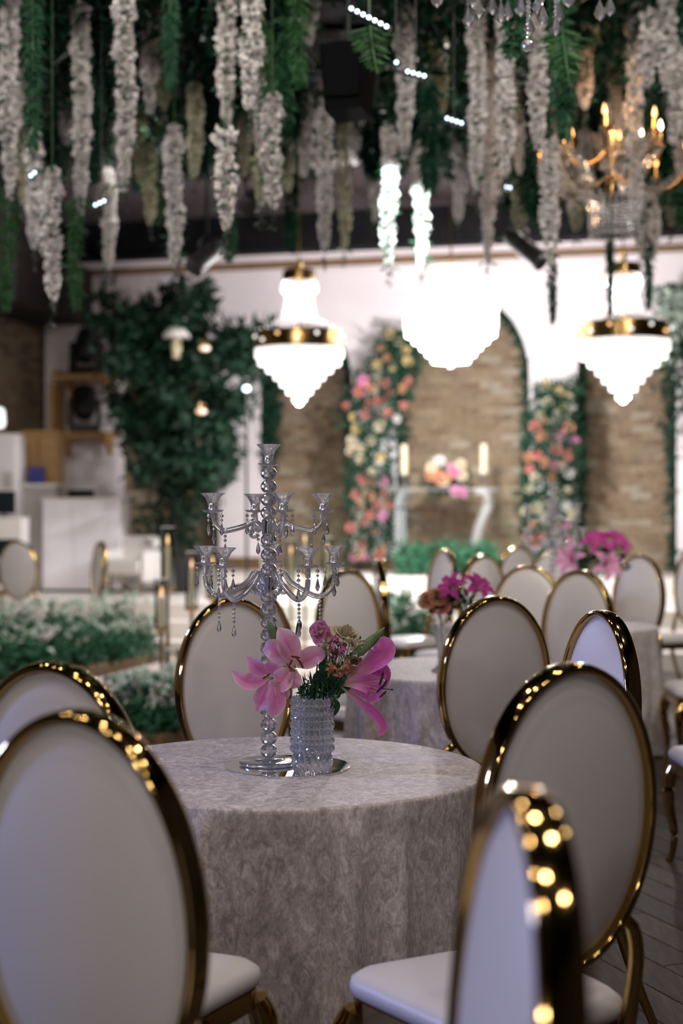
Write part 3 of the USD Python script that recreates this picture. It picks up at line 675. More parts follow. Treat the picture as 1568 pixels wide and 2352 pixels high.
def lily(label, petals, stamens, pistil, root, dark=False, stem=None, **kw):
    t = thing('pink_lily', label, 'lily', (0, 0, 0), group='pink lilies in the cut-glass vase')
    for i, (P, w, tw, rf) in enumerate(petals):
        v, f, c = ribbon([pp(*p) for p in P], w * VD / FP, tw, rf, seed=i + len(label), **kw)
        part(t, 'petal', (v, f), 'petal', True, tint=c)
    for s in stamens:
        P = crom([pp(*p) for p in s], 6); part(t, 'filament', tube(P, .0008, 6), 'pistil', 60)
        e = P[-1]; d = (P[-1] - P[-4]); d /= np.linalg.norm(d); q = np.cross(d, [0, 1, 0]); q /= np.linalg.norm(q); q = q * .9 + d * .5
        part(t, 'anther', tube([e - q * .0125, e - q * .006, e + q * .006, e + q * .0125], [.0014, .0030, .0030, .0012], 8), 'anther_dark' if dark else 'stamen', 60)
    if pistil:
        P = crom([pp(*p) for p in pistil], 6); mb = MB().add(tube(P, .0012, 7)).add(ball(P[-1], .0028)); part(t, 'pistil', mb, 'anther_dark' if dark else 'pistil', 60)
    if stem: stem_to(t, pp(*stem[0]), stem[1])
    return t
F = (0, -1, 0)
lily('open pink lily facing the viewer, one petal standing straight up',
     [([(675, 1533, .03), (667, 1500, .012), (657, 1470, .0), (638, 1441, .012)], 56, (.15, -1, .1), .012),
      ([(668, 1530, .03), (650, 1508, .005), (625, 1491, -.01), (603, 1497, .012)], 50, (-.2, -1, .25), .03),
      ([(682, 1530, .03), (702, 1518, .004), (726, 1505, -.012), (749, 1507, .0)], 48, (.1, -1, .3), .03),
      ([(670, 1535, .03), (654, 1552, .002), (643, 1567, -.012), (633, 1570, .004)], 52, (-.1, -1, -.1), .05),
      ([(678, 1537, .03), (677, 1556, .004), (675, 1570, -.006), (673, 1582, .006)], 34, (.1, -1, -.05), .02),
      ([(682, 1528, .034), (694, 1508, .03), (702, 1492, .034)], 30, (.2, -1, .1), .02)],
     [[(676, 1534, .02), (670, 1525, -.02), (666, 1524, -.035)], [(678, 1534, .02), (680, 1520, -.02), (678, 1509, -.035)], [(678, 1534, .02), (684, 1526, -.02), (688, 1520, -.035)], [(678, 1534, .02), (686, 1530, -.02), (692, 1526, -.035)], [(676, 1534, .02), (672, 1530, -.02), (669, 1536, -.035)]],
     [(677, 1534, .02), (676, 1524, -.02), (676, 1516, -.04)], None, stem=((676, 1536, .035), (708, 1690)),
     c_in=(.80, .62, .58), c_out=(.78, .34, .55), tipc=(.88, .68, .76))
lily('pink lily drooping at the left of the bouquet, two petals hanging over the candelabra stem',
     [([(618, 1556, .02), (590, 1566, .0), (560, 1563, -.012), (531, 1540, .0)], 40, (-.1, -1, .35), .03),
      ([(618, 1553, .025), (600, 1542, .015), (585, 1528, .01), (566, 1508, .02)], 40, (-.1, -1, -.1), .03),
      ([(624, 1551, .03), (628, 1536, .02), (634, 1522, .025)], 46, (.1, -1, .1), .02),
      ([(626, 1562, .015), (632, 1590, -.008), (632, 1622, -.012), (622, 1650, .004)], 46, (.2, -1, .1), .02),
      ([(617, 1562, .02), (608, 1588, .0), (600, 1612, -.004), (588, 1634, .006)], 42, (-.3, -1, .05), .03),
      ([(630, 1560, .02), (642, 1578, .0), (648, 1596, .0), (646, 1612, .01)], 36, (.3, -1, .1), .02)],
     [[(622, 1556, .01), (618, 1556, -.01), (612, 1553, -.02)]], [(622, 1556, .01), (616, 1557, -.012), (610, 1551, -.03)], None, stem=((626, 1556, .03), (700, 1690)),
     c_in=(.78, .45, .55), c_out=(.76, .25, .52), tipc=(.86, .58, .72))
lily('deep pink lily in profile at the right of the bouquet, one long petal hanging down',
     [([(780, 1572, 0), (822, 1548, -.012), (862, 1524, -.02), (882, 1500, -.012), (872, 1478, .0), (858, 1480, .01)], 62, (-.2, -.75, .75), .02),
      ([(781, 1573, -.003), (822, 1567, -.03), (856, 1574, -.036), (862, 1596, -.03), (842, 1613, -.024)], 48, (-.3, -1, .15), .02),
      ([(781, 1575, .0), (826, 1608, -.012), (866, 1637, -.012), (880, 1668, -.008), (866, 1693, .0)], 38, (-.5, -.7, -.5), .012),
      ([(782, 1570, .012), (830, 1553, .022), (876, 1541, .024), (893, 1558, .02), (884, 1580, .018)], 44, (-.9, -.5, .2), .04),
      ([(782, 1570, .01), (830, 1534, .018), (868, 1503, .018), (888, 1492, .02), (893, 1512, .024)], 36, (-.8, -.5, .3), .02),
      ([(782, 1574, .012), (828, 1582, .018), (866, 1592, .018), (880, 1580, .016)], 38, (-.6, -1, .0), .03)],
     [[(812, 1570, -.012), (850, 1560, -.036), (878, 1553, -.046)], [(812, 1572, -.012), (850, 1566, -.040), (874, 1564, -.052)], [(812, 1573, -.012), (852, 1571, -.038), (883, 1571, -.048)], [(812, 1574, -.012), (850, 1578, -.044), (871, 1583, -.056)], [(812, 1575, -.012), (852, 1586, -.042), (879, 1595, -.052)]],
     [(812, 1574, -.012), (856, 1580, -.040), (900, 1584, -.052)], None, dark=True, stem=((781, 1573, .0), (735, 1690)),
     c_in=(.62, .58, .38), c_out=(.66, .13, .46), tipc=(.72, .28, .60), rib=(.62, .10, .42), taper=(.50, .10))
def lily_bud(label, P, w, root):
    t = thing('lily_bud', label, 'flower bud'); P = [pp(*p) for p in P]; S = crom(P, 8); u = np.linspace(0, 1, len(S))
    prof = w * VD / FP / 2 * np.interp(u, [0, .08, .3, .6, .85, 1], [.35, .6, 1, .92, .5, .06]); v, f = tube(S, prof, 24)
    k = np.arange(len(v)) % 24; mid = np.repeat(np.arange(len(S)), 24)
    d = v[:len(S) * 24] - S[mid]; v[:len(S) * 24] = S[mid] + d * (1 - .10 * (k[:len(S) * 24] % 8 == 0))[:, None]
    part(t, 'bud', (v, f), 'bud', 70); stem_to(t, P[0], root)
lily_bud('long closed green lily bud pointing up right above the profile lily', [(808, 1512, -.01), (832, 1490, -.02), (860, 1466, -.024), (884, 1440, -.02)], 25, (735, 1690))
lily_bud('dark green lily bud behind the upright petal, beside the candelabra beads', [(634, 1478, .03), (628, 1458, .03), (621, 1440, .03), (615, 1423, .032)], 21, (712, 1690))
def rose_mesh(R, seed, k=5, layers=4, open_=1.0, n=6, m=6, only=None):
    """overlapping cupped petals about +z, tight at the heart and curling outwards at the rim; the foot at the origin"""
    rg = np.random.default_rng(seed); mb = MB()
    for L in range(layers):
        fr = L / max(1, layers - 1); cnt = min(k, 3 + L)
        for q in range(cnt):
            a0 = (q + .5 * (L % 2)) / cnt * 2 * PI + L * .55 + rg.uniform(-.2, .2); span = PI / cnt * (1.35 - .15 * fr)
            hh = R * (1.22 - .50 * fr) * rg.uniform(.92, 1.08); rt = R * (.20 + .72 * fr) * rg.uniform(.93, 1.07); ph = rg.uniform(0, 6); v = []
            if only is not None and L != only: continue
            for i in range(n + 1):
                u = i / n
                for j in range(m + 1):
                    x = j / m * 2 - 1; a = a0 + x * span * (.45 + .55 * math.sin(min(1, u * 1.4) * PI / 2))
                    curl = max(0, (u - .62) / .38); top = 1 - .20 * x * x * u
                    r = rt * (.22 + .78 * math.sin(u * PI / 2) ** .75) * (1 + .05 * x) + R * .26 * fr * open_ * curl ** 1.5 * (1 - .35 * x * x)
                    r += R * .035 * math.sin(4 * x + ph) * u; z = hh * u * top - R * .22 * fr * open_ * curl ** 2
                    v.append((r * math.cos(a), r * math.sin(a), z))
            f = [[i * (m + 1) + j, i * (m + 1) + j + 1, (i + 1) * (m + 1) + j + 1, (i + 1) * (m + 1) + j] for i in range(n) for j in range(m)]
            mb.add((np.array(v), np.array(f)))
    return mb.arrays()
def orient(vf, c, d, s=1.0):
    v, f = vf; B = basis(d); return v @ B.T * s + np.asarray(c), f
t = thing('cream_rose', 'cream white rose at the top back of the bouquet', 'rose')
rg = np.random.default_rng(4)
big = MB(); base = pp(790, 1468, .035); dirn = np.array([.35, -.45, .85])
for L in range(5):
    part(t, 'petal', orient(rose_mesh(.036, 30, k=6, layers=5, n=9, m=9, open_=1.15, only=L), base, dirn), 'rose_cream', 60)
stem_to(t, base, (722, 1690), dz=.01)
t = thing('pink_stock_flower', 'small ruffled pink blossom left of the cream rose', 'flower'); 
for q in range(9):
    part(t, 'petal', orient(rose_mesh(.017, 60 + q, k=4, layers=2, n=5, m=5, open_=1.8), pp(738 + rnd.uniform(-15, 15), 1458 + rnd.uniform(-16, 12), .03 + rnd.uniform(-.01, .01)), (rnd.uniform(-1, 1), -1, rnd.uniform(-.3, 1))), 'rose_pink', 60)
stem_to(t, pp(738, 1460, .03), (716, 1690))
SM = [('rose_pink', 'small pink filler blossom'), ('rose_peach', 'small peach filler blossom'), ('rose_cream', 'small cream filler blossom')]
sp = thing('filler_flower_spray', 'spray of small pink, peach and cream blossoms between the rose and the long bud', 'flower')
spots = [(765, 1490, 1), (778, 1476, 0), (770, 1510, 0), (752, 1520, 2), (786, 1500, 0), (795, 1482, 2), (806, 1470, 2), (760, 1535, 1), (772, 1530, 1), (798, 1525, 1), (812, 1515, 1), (790, 1545, 1), (805, 1538, 1), (820, 1500, 2), (776, 1548, 1), (748, 1498, 2), (815, 1484, 2), (830, 1478, 2), (768, 1470, 0), (784, 1486, 0), (800, 1510, 2), (750, 1482, 2), (758, 1474, 2), (764, 1545, 1), (822, 1522, 1)]
for (x, y, k_) in spots:
    c = pp(x, y, rnd.uniform(-.025, .02)); d = (rnd.uniform(-.8, .8), -1, rnd.uniform(-.2, .9))
    nb_ = 11; dd_ = nrg.normal(size=(nb_, 3)) * .8 + np.asarray(d); part(sp, 'blossom', leaf_cards(np.repeat(c[None], nb_, 0) + nrg.normal(size=(nb_, 3)) * .003, dd_, .0165, .015, nrg, .45), SM[k_][0], False)
mb = MB()
for (x, y, k_) in spots: mb.add(tube(crom([pp(x, y, .004), pp((x + 730) / 2 + 8, (y + 1660) / 2, .01), pp(722 + (x % 17), 1690, 0)], 5), .0011, 6))
part(sp, 'stems', mb, 'stem', 60)
n = 90; pos = np.array([pp(rnd.uniform(742, 828), rnd.uniform(1462, 1550), rnd.uniform(-.01, .03)) for _ in range(n)])
part(sp, 'calyx_leaves', leaf_cards(pos, nrg.normal(size=(n, 3)) + [0, -.5, .4], .014, .008, nrg), 'leaf', False, kind='stuff')
gf = thing('bouquet_greenery', 'dark green leaves and bare stems rising from the mouth of the cut-glass vase', 'leaves')
for (P, w) in [([(760, 1590, .01), (775, 1560, -.005), (790, 1540, .0)], 40), ([(770, 1595, .02), (788, 1575, .01), (800, 1560, .01)], 34), ([(745, 1600, .02), (745, 1570, .01), (738, 1545, .02)], 30), ([(678, 1465, .035), (686, 1440, .03), (687, 1420, .03)], 13), ([(725, 1590, .02), (730, 1560, .02), (742, 1535, .02)], 26), ([(752, 1555, .01), (745, 1535, .0), (735, 1520, .01)], 30), ([(765, 1605, .015), (772, 1620, .012), (768, 1645, .012)], 18), ([(782, 1590, .02), (800, 1570, .02), (815, 1545, .02)], 22)]:
    v, f, c = ribbon([pp(*p) for p in P], w * VD / FP, (rnd.uniform(-.4, .4), -1, .4), .02, n=12, m=4, seed=3); part(gf, 'leaf', (v, f), 'leaf', 60)
for k_ in range(16):
    x = 700 + k_ * 2.6; a = pp(x + rnd.uniform(-6, 10), 1555 + rnd.uniform(0, 40), rnd.uniform(-.02, .03)); b = pp(693 + (k_ * 13 % 46), 1725 + rnd.uniform(-15, 10), rnd.uniform(-.025, .025))
    part(gf, 'stem', tube(crom([a, (a + b) / 2 + [rnd.uniform(-.006, .006), 0, 0], b], 6), .0016 + rnd.random() * .001, 7), 'stem', 60)
v, f = leaf_cards(np.array([pp(rnd.uniform(695, 775), rnd.uniform(1565, 1610), rnd.uniform(-.03, .03)) for _ in range(150)]), nrg.normal(size=(150, 3)) + [0, 0, .9], .028, .007, nrg)
part(gf, 'fine_leaves', (v, f), 'leaf_dark', False, kind='stuff')

# bouquets on the far tables
def far_lily(parent_label, c, d, s, tone, group):
    t = thing('far_lily', parent_label, 'lily', group=group); B = basis(d)
    for q in range(6):
        a = q / 6 * 2 * PI + .3; rr = np.array([math.cos(a), math.sin(a)])
        P = [np.asarray(c) + B @ np.array([rr[0] * r * s, rr[1] * r * s, z * s]) for r, z in ((.03, 0), (.22, .45), (.55, .62), (.9, .42))]
        v, f, cc = ribbon(P, s * .42, np.asarray(d), .03, n=10, m=4, seed=q, c_out=tone, c_in=(.7, .5, .5), tipc=tuple(min(1, x * 1.15) for x in tone)); part(t, 'petal', (v, f), 'petal', True, tint=cc)
    part(t, 'stem', tube(crom([c, np.asarray(c) - np.asarray(d) * s * .6 + [0, 0, -s * .4], np.asarray(c) - np.asarray(d) * s * .8 + [0, 0, -s * 1.3]], 5), .003, 6), 'stem', 60)
MAG, PNK = (.52, .05, .30), (.80, .42, .62)
D2 = 6.3
vt = thing('trumpet_vase', 'tall flared glass vase with orange and magenta flowers on the second table', 'vase', tuple(at(1017, 1531, D2)[:2]) + (TZ + .0005,))
part(vt, 'vase_body', lathe([(0, 0), (.048, 0), (.05, .006), (.03, .02), (.022, .05), (.026, .10), (.042, .17), (.052, .205), (.047, .205), (.037, .17), (.021, .10), (.014, .055), (0, .045)], 24, wav=lambda z, a: 1 + .04 * np.cos(a * 9)), 'glass', 40)
far_lily('magenta lily with a tall upright petal in the flared vase', at(1085, 1365, D2), (.45, -.55, .7), .10, MAG, 'magenta lilies on the second table')
far_lily('magenta lily curling to the left in the flared vase', at(1047, 1360, D2), (-.5, -.6, .5), .09, MAG, 'magenta lilies on the second table')
for i, (x, y, mt, lb) in enumerate([(985, 1384, 'rose_peach', 'orange rose at the left of the flared vase'), (1012, 1396, 'rose_coral', 'coral rose low over the rim of the flared vase'), (1003, 1376, 'rose_peach', 'orange rose at the back of the flared vase')]):
    t = thing('orange_rose', lb, 'rose'); part(t, 'bloom', orient(rose_mesh(.04, i), at(x, y, D2 - .02), (-.3 + .2 * i, -.8, .6)), mt, 60); part(t, 'stem', tube(crom([at(x, y, D2), at(1012, 1425, D2), at(1017, 1500, D2)], 5), .003, 6), 'stem', 60)
t = thing('vase_leaves', 'green leaves around the flowers of the flared vase', 'leaves')
part(t, 'leaves', leaf_cards(np.array([at(rnd.uniform(985, 1080), rnd.uniform(1370, 1412), D2 + rnd.uniform(-.04, .06)) for _ in range(70)]), nrg.normal(size=(70, 3)) + [0, 0, .6], .05, .022, nrg), 'leaf_dark', False, kind='stuff')
D3 = 8.75
vt = thing('glass_vase', 'small glass vase with magenta and pale pink lilies on the third table', 'vase', tuple(at(1352, 1340, D3)[:2]) + (TZ + .0005,))
part(vt, 'vase_body', lathe([(0, 0), (.05, 0), (.055, .01), (.055, .19), (.05, .19), (.049, .02), (0, .018)], 24, wav=lambda z, a: 1 + .03 * np.cos(a * 12)), 'glass', 40)
for i, (x, y, d, c, lb) in enumerate([(1370, 1262, (-.1, -.6, .8), MAG, 'magenta lily left of centre on the third table'), (1405, 1260, (.5, -.5, .7), MAG, 'magenta lily at the right on the third table'), (1318, 1292, (-.6, -.7, .3), PNK, 'pale pink lily at the left on the third table'), (1385, 1300, (.3, -.9, .2), PNK, 'pale pink lily low on the third table')]):
    far_lily(lb, at(x, y, D3), d, .125, c, 'far lilies on the third table')
t = thing('vase_leaves', 'green leaves among the lilies of the third table', 'leaves')
part(t, 'leaves', leaf_cards(np.array([at(rnd.uniform(1310, 1430), rnd.uniform(1265, 1310), D3 + rnd.uniform(-.04, .06)) for _ in range(70)]), nrg.normal(size=(70, 3)) + [0, 0, .4], .07, .03, nrg), 'leaf_dark', False, kind='stuff')

# ================================================================== STAGE DRESSING
def foliage(n, sampler, L, W, rng, up=.4, out=None):
    pos = np.array([sampler() for _ in range(n)]); d = rng.normal(size=(n, 3)) + [0, 0, up]
    if out is not None: d += (pos - out) * 1.2
    return leaf_cards(pos, d, L, W, rng)
def rose_at(parent, name, c, d, R, mt, seed):
    return part(parent, name, orient(rose_mesh(R, seed % 9, k=5, layers=3, n=3, m=3), c, d), mt, 60)

def flower_column(label, path, n_roses, palette, seed):
    """path: list of (px, py, half width px, depth); blooms of the palette by height"""
    rg = random.Random(seed); t = thing('flower_column', label, 'flowers')
    P = np.array(path, float)
    def pick(u):
        x = np.interp(u, np.linspace(0, 1, len(P)), P[:, 0]); y = np.interp(u, np.linspace(0, 1, len(P)), P[:, 1]); w = np.interp(u, np.linspace(0, 1, len(P)), P[:, 2]); return x, y, w
    def samp():
        x, y, w = pick(rg.random()); q = rg.uniform(-1, 1); return at(x + q * w * 1.15, y + rg.uniform(-14, 14), D + rg.uniform(-.30, .10) * (1 - .3 * abs(q)))
    D = P[0, 3]
    part(t, 'foliage', foliage(1500, samp, .13, .045, nrg, up=.1), 'leaf_dark', False, kind='stuff')
    part(t, 'fern_fronds', foliage(350, samp, .20, .035, nrg, up=.3), 'leaf', False, kind='stuff')
    done = []
    for i in range(n_roses):
        for _ in range(12):
            u = rg.random(); x, y, w = pick(u); x += rg.uniform(-1, 1) * w; y += rg.uniform(-8, 8)
            if all((x - a) ** 2 + (y - b) ** 2 > 22 ** 2 for a, b in done): break
        done.append((x, y)); mt = palette(u, rg)
        rose_at(t, 'rose', at(x, y, D - .17 - rg.random() * .05), (rg.uniform(-.5, .5), -1, rg.uniform(-.2, .5)), rg.uniform(.044, .062), mt, i)
    for i in range(6):
        u = rg.random(); x, y, w = pick(u); x += rg.uniform(-.7, .7) * w; mb = MB()
        n = 60; pos = np.array([at(x + rg.uniform(-9, 9) * (1 - .6 * (k_ / n)), y + k_ / n * 62 - 20, D - .19 + rg.uniform(-.03, .03)) for k_ in range(n)])
        part(t, 'hanging_blossom', leaf_cards(pos, nrg.normal(size=(n, 3)), .042, .03, nrg), 'blossom_cream', False, label='hanging white blossom')
    return t
def palL(u, r):
    if u < .30: return r.choice(['rose_coral', 'rose_coral', 'rose_pink', 'rose_peach'])
    if u < .55: return r.choice(['rose_cream', 'rose_cream', 'rose_yellow', 'rose_white'])
    if u < .66: return r.choice(['rose_coral', 'rose_red', 'rose_coral'])
    if u < .80: return r.choice(['rose_coral', 'rose_coral', 'rose_pink', 'rose_peach'])
    return r.choice(['rose_peach', 'rose_cream', 'rose_yellow', 'rose_cream', 'rose_peach'])
def palR(u, r):
    if u < .16: return r.choice(['rose_coral', 'rose_peach', 'rose_pink'])
    if u < .42: return r.choice(['rose_cream', 'rose_peach', 'rose_cream', 'rose_white'])
    if u < .74: return r.choice(['rose_peach', 'rose_coral', 'rose_peach', 'rose_coral', 'rose_pink'])
    return r.choice(['rose_cream', 'rose_white', 'rose_white', 'rose_yellow'])
flower_column('tall climbing column of coral and cream roses leaning right beside the middle arch', [(850, 1285, 46, 18.1), (850, 1150, 50, 18.1), (845, 1040, 42, 18.1), (860, 930, 66, 18.1), (905, 840, 52, 18.1), (925, 770, 36, 18.1)], 56, palL, 3)
flower_column('straight column of white, peach and coral roses right of the middle arch', [(1250, 1285, 52, 17.7), (1262, 1150, 56, 17.7), (1268, 1040, 60, 17.7), (1272, 960, 52, 17.7), (1275, 890, 42, 17.7)], 46, palR, 5)

# ivy edging the arches
def ivy(label, s_of_z, z0, z1, side, width, n, mt='leaf_dark'):
    rg = random.Random(int(z1 * 100) + n); t = thing('arch_garland', label, 'garland')
    def samp():
        z = rg.uniform(z0, z1); w = abs(rg.gauss(0, .5)) * width * np.interp(z, [z0, z1], [.45, 1.15]); return rm(s_of_z(z) + side * w, rg.uniform(.02, .30), z)
    part(t, 'leaves', foliage(n, samp, .10, .045, nrg, up=-.2), mt, False, kind='stuff')
def edge(a, side):
    s0, s1, zs, za = a; c, h = (s0 + s1) / 2, (s1 - s0) / 2
    def fn(z):
        if z <= zs: return s1 if side < 0 else s0
        q = math.asin(min(1, ((z - zs) / (za - zs)) ** (1 / .95))) / (PI / 2); k_ = h * (1 - q ** 1.9)
        return c + k_ if side < 0 else c - k_
    return fn
ivy('greenery lining the left edge of the second arch, behind the left chandelier', edge(ARCH[1], 1), 2.0, 3.8, 1, .30, 1500)
ivy('greenery lining the right curve of the second arch', edge(ARCH[1], -1), 2.3, 3.8, -1, .12, 500)
ivy('greenery lining the left edge of the tall middle arch', edge(ARCH[2], 1), .75, 4.0, 1, .14, 800)
ivy('greenery lining the right curve of the tall middle arch', edge(ARCH[2], -1), .75, 4.1, -1, .11, 1000)
ivy('greenery lining the left edge of the rightmost arch', edge(ARCH[3], 1), .75, 3.8, 1, .09, 900)
ivy('greenery lining the right edge of the rightmost arch', edge(ARCH[3], -1), .75, 3.8, -1, .13, 1100)
t = thing('hanging_greenery', 'loose green and white foliage at the top right behind the right chandelier', 'greenery')
rg = random.Random(9)
part(t, 'leaves', foliage(1400, lambda: at(1568 + rg.gauss(0, 34), 660 + abs(rg.gauss(0, 1)) * 130, 17.2 + rg.uniform(-.2, .2)), .11, .05, nrg, up=-.3), 'leaf_tree', False, kind='stuff')
part(t, 'pale_leaves', foliage(300, lambda: at(1555 + rg.gauss(0, 26), 660 + abs(rg.gauss(0, 1)) * 70, 17.0 + rg.uniform(-.2, .2)), .10, .05, nrg, up=-.3), 'leaf_mint', False, kind='stuff')

# the tree at the left of the stage
rg = random.Random(21)
TD = 17.3
t = thing('leafy_tree', 'large dark green leafy tree standing in the leftmost arch', 'tree')
tb = at(405, 1340, TD); tb[2] = STG
trunk = crom([tb, at(400, 1240, TD), at(408, 1150, TD), at(402, 1050, TD), at(415, 930, TD)], 8)
part(t, 'trunk', tube(trunk, np.linspace(.10, .05, len(trunk)), 10), 'trunk')
for (x, y, dx) in [(300, 900, -.2), (520, 880, .1), (340, 760, .1), (480, 740, -.2), (410, 700, .0), (450, 1000, .25), (330, 1050, -.3)]:
    br = crom([trunk[18], at((x + 408) / 2, (y + 1050) / 2 + 10, TD + dx / 2), at(x, y, TD + dx)], 8); part(t, 'branch', tube(br, np.linspace(.045, .012, len(br)), 8), 'trunk')
BL = [(290, 740, 45, 40), (330, 790, 70, 70), (300, 900, 55, 90), (400, 860, 90, 80), (480, 800, 80, 60), (530, 830, 60, 60), (555, 770, 40, 22), (500, 930, 65, 70), (420, 980, 90, 80), (340, 1000, 60, 80), (480, 1040, 50, 60), (400, 1100, 70, 50), (425, 690, 40, 45), (415, 720, 50, 50), (585, 768, 40, 30), (275, 715, 50, 45), (400, 760, 40, 40), (450, 1090, 45, 40), (290, 1040, 30, 50)]
wts = [a[2] * a[3] for a in BL]
CLP = []
for _ in range(120):
    b = rg.choices(BL, wts)[0]; r = rg.random() ** .5; a = rg.uniform(0, 2 * PI); CLP.append((b[0] + b[2] * r * math.cos(a) * 1.05, b[1] + b[3] * r * math.sin(a) * 1.05, TD + rg.uniform(-.6, .5)))
def tsamp():
    c = rg.choice(CLP); return at(c[0] + rg.gauss(0, 16), c[1] + rg.gauss(0, 15), c[2] + rg.gauss(0, .10))
part(t, 'crown', foliage(9000, tsamp, .15, .065, nrg, up=-.1), 'leaf_tree', False, kind='stuff')
part(t, 'young_leaves', foliage(700, tsamp, .13, .06, nrg, up=.2), 'leaf', False, kind='stuff')
part(t, 'low_twigs', foliage(500, lambda: at(400 + rg.gauss(0, 38), 1200 + rg.gauss(0, 60), TD + rg.uniform(-.3, .3)), .16, .05, nrg, up=.3), 'leaf_tree', False, kind='stuff')
t = thing('tree_pot', 'dark pot holding the leafy tree', 'plant pot', tuple(tb)); part(t, 'pot', lathe([(0, 0), (.20, 0), (.27, .05), (.30, .38), (.32, .42), (.27, .42), (.25, .34), (0, .33)], 28), 'black')
# warm lamp in the tree, plus an added glow for tan leaves
for (x, y, lb) in [(462, 945, 'warm glowing lamp low in the crown of the tree'), (470, 800, 'added amber glow in place of tan leaves high in the tree crown')]:
    t = thing('tree_glow', lb, 'lamp', tuple(at(x, y, TD - .75))); part(t, 'bulb', ball((0, 0, 0), .045, 2, (1.4, 1, .8)), 'amber_lamp'); part(t, 'cap', lathe([(0, .1), (.05, .09), (.07, .04), (.02, .04), (0, .045)], 16), 'brass')
t = thing('wall_lantern', 'cream hooded wall lantern above the tree crown', 'lantern', tuple(at(405, 800, TD - .55)))
part(t, 'hood', lathe([(0, .26), (.08, .24), (.15, .16), (.16, .12), (.06, .12), (0, .14)], 24), 'offwhite'); part(t, 'glass_body', lathe([(0, -.12), (.045, -.12), (.06, .0), (.055, .12), (0, .12)], 20), 'candlewax')

# two white-framed speakers / moving heads on wooden shelves in the recess
def stage_lamp(label, loc, k_):
    t = thing('moving_head_light', label, 'stage light', loc, 170 + 25 * k_, group='moving-head lights on the wooden shelves')
    part(t, 'base', rbox(0, 0, .05, .40, .30, .10, .02), 'black')
    for s in (-1, 1): part(t, 'yoke_arm', rbox(s * .19, 0, .26, .06, .16, .36, .02), 'black')
    a = np.array([[1, 0, 0, 0], [0, math.cos(.5), -math.sin(.5), 0], [0, math.sin(.5), math.cos(.5), .38], [0, 0, 0, 1.]])
    part(t, 'head', MB().add(lathe([(0, -.22), (.10, -.20), (.15, -.10), (.16, .08), (.15, .20), (.13, .22), (.12, .20), (0, .19)], 28), T=a), 'black')
    part(t, 'lens', MB().add(lathe([(0, .20), (.115, .195), (.118, .185)], 24), T=a), 'screen')
DS = 19.2
def shelf(label, px, py, w, d):
    c = at(px, py, DS); t = thing('wall_shelf', label, 'shelf', tuple(c), 14)
    part(t, 'board', rbox(0, 0, 0, w, d, .075, .01), 'ochre')
    for s in (-1, 1):
        br = trimesh.creation.extrude_polygon(Polygon([(0, 0), (.26, 0), (.20, -.05), (.08, -.10), (.05, -.20), (0, -.22)]), .06, engine='earcut')
        v = br.vertices; v = np.stack([v[:, 2] + s * w * .36 - .03, d / 2 - v[:, 0], v[:, 1] - .04], 1); part(t, 'bracket', trimesh.Trimesh(v, br.faces, process=False), 'ochre')
    part(t, 'side_board', rbox(-w / 2 + .03, 0, .36, .07, d * .8, .66, .01) if 'lower' in label else rbox(-w / 2 + .03, 0, .05, .06, d * .8, .09, .01), 'ochre')
    return c
c = shelf('lower wooden wall shelf with carved brackets carrying a black stage light', 190, 1000, .80, .46); stage_lamp('black moving-head light on the lower wooden shelf', (c[0] + .02, c[1], c[2] + .0385), 0)
c = shelf('upper wooden wall shelf carrying a black stage light', 195, 868, .76, .46); stage_lamp('black moving-head light on the upper wooden shelf', (c[0] + .02, c[1], c[2] + .0385), 1)

# lectern, armchair, cupboards at the left
c = at(199, 1355, 17.4); c[2] = STG
t = thing('marble_lectern', 'wide white marbled lectern on the stage at the left', 'lectern', tuple(c), 8)
part(t, 'front_panel', rbox(0, -.17, .56, .96, .05, 1.05, .01), 'marble'); part(t, 'top', rbox(0, 0, 1.10, .98, .42, .035, .012), 'stagewhite')
for s in (-1, 1): part(t, 'side_panel', rbox(s * .455, .02, .555, .045, .34, 1.06, .01), 'stagewhite')
part(t, 'plinth', rbox(0, 0, .02, .92, .38, .04, .008), 'darkgrey')
t = thing('laptop', 'thin dark laptop lying on the white lectern', 'laptop', (c[0] - .12, c[1] + .02, STG + 1.118), 8); part(t, 'keyboard_half', rbox(0, 0, .012, .34, .24, .022, .005), 'darkgrey'); part(t, 'screen_half', rbox(0, .14, .055, .34, .015, .09, .005), 'screen')
c = at(306, 1352, 17.0); c[2] = STG
t = thing('armchair', 'small pale upholstered armchair beside the lectern', 'armchair', tuple(c), 200)
part(t, 'seat', rbox(0, .05, .32, .44, .46, .18, .04), 'offwhite'); part(t, 'backrest', rbox(0, -.18, .38, .50, .10, .58, .05), 'offwhite')
for s in (-1, 1): part(t, 'armrest', rbox(s * .25, .04, .32, .09, .44, .36, .035), 'offwhite')
for sx in (-1, 1):
    for sy in (-1, 1): part(t, 'leg', tube([(sx * .2, sy * .17, .24), (sx * .21, sy * .19, 0)], [.02, .014], 8), 'brownwood')
DL = 17.7
def crate(name, label, cat, x0, x1, y0, y1, d, dep, m, extra=None, legs=False):
    """a carcass standing where the picture shows it: pixels of its front face, real depth behind it"""
    a, b = at(x0, y1, d), at(x1, y0, d); w, h = b[0] - a[0], b[2] - a[2]; t = thing(name, label, cat, ((a[0] + b[0]) / 2, d + dep / 2, a[2]))
    part(t, 'body', rbox(0, 0, h / 2, w, dep, h, .012), m); return t, w, h
z0 = 1176 + (EYE - STG) * FP / DL
t, w, h = crate('wooden_cabinet', 'tall ochre wooden cabinet below the ledge at the left', 'cabinet', 44, 132, 988, z0, 18.0, .45, 'ochre')
for s in (-1, 1): part(t, 'door', rbox(s * w * .24, -.237, h * .5, w * .44, .03, h * .94, .008), 'ochre')
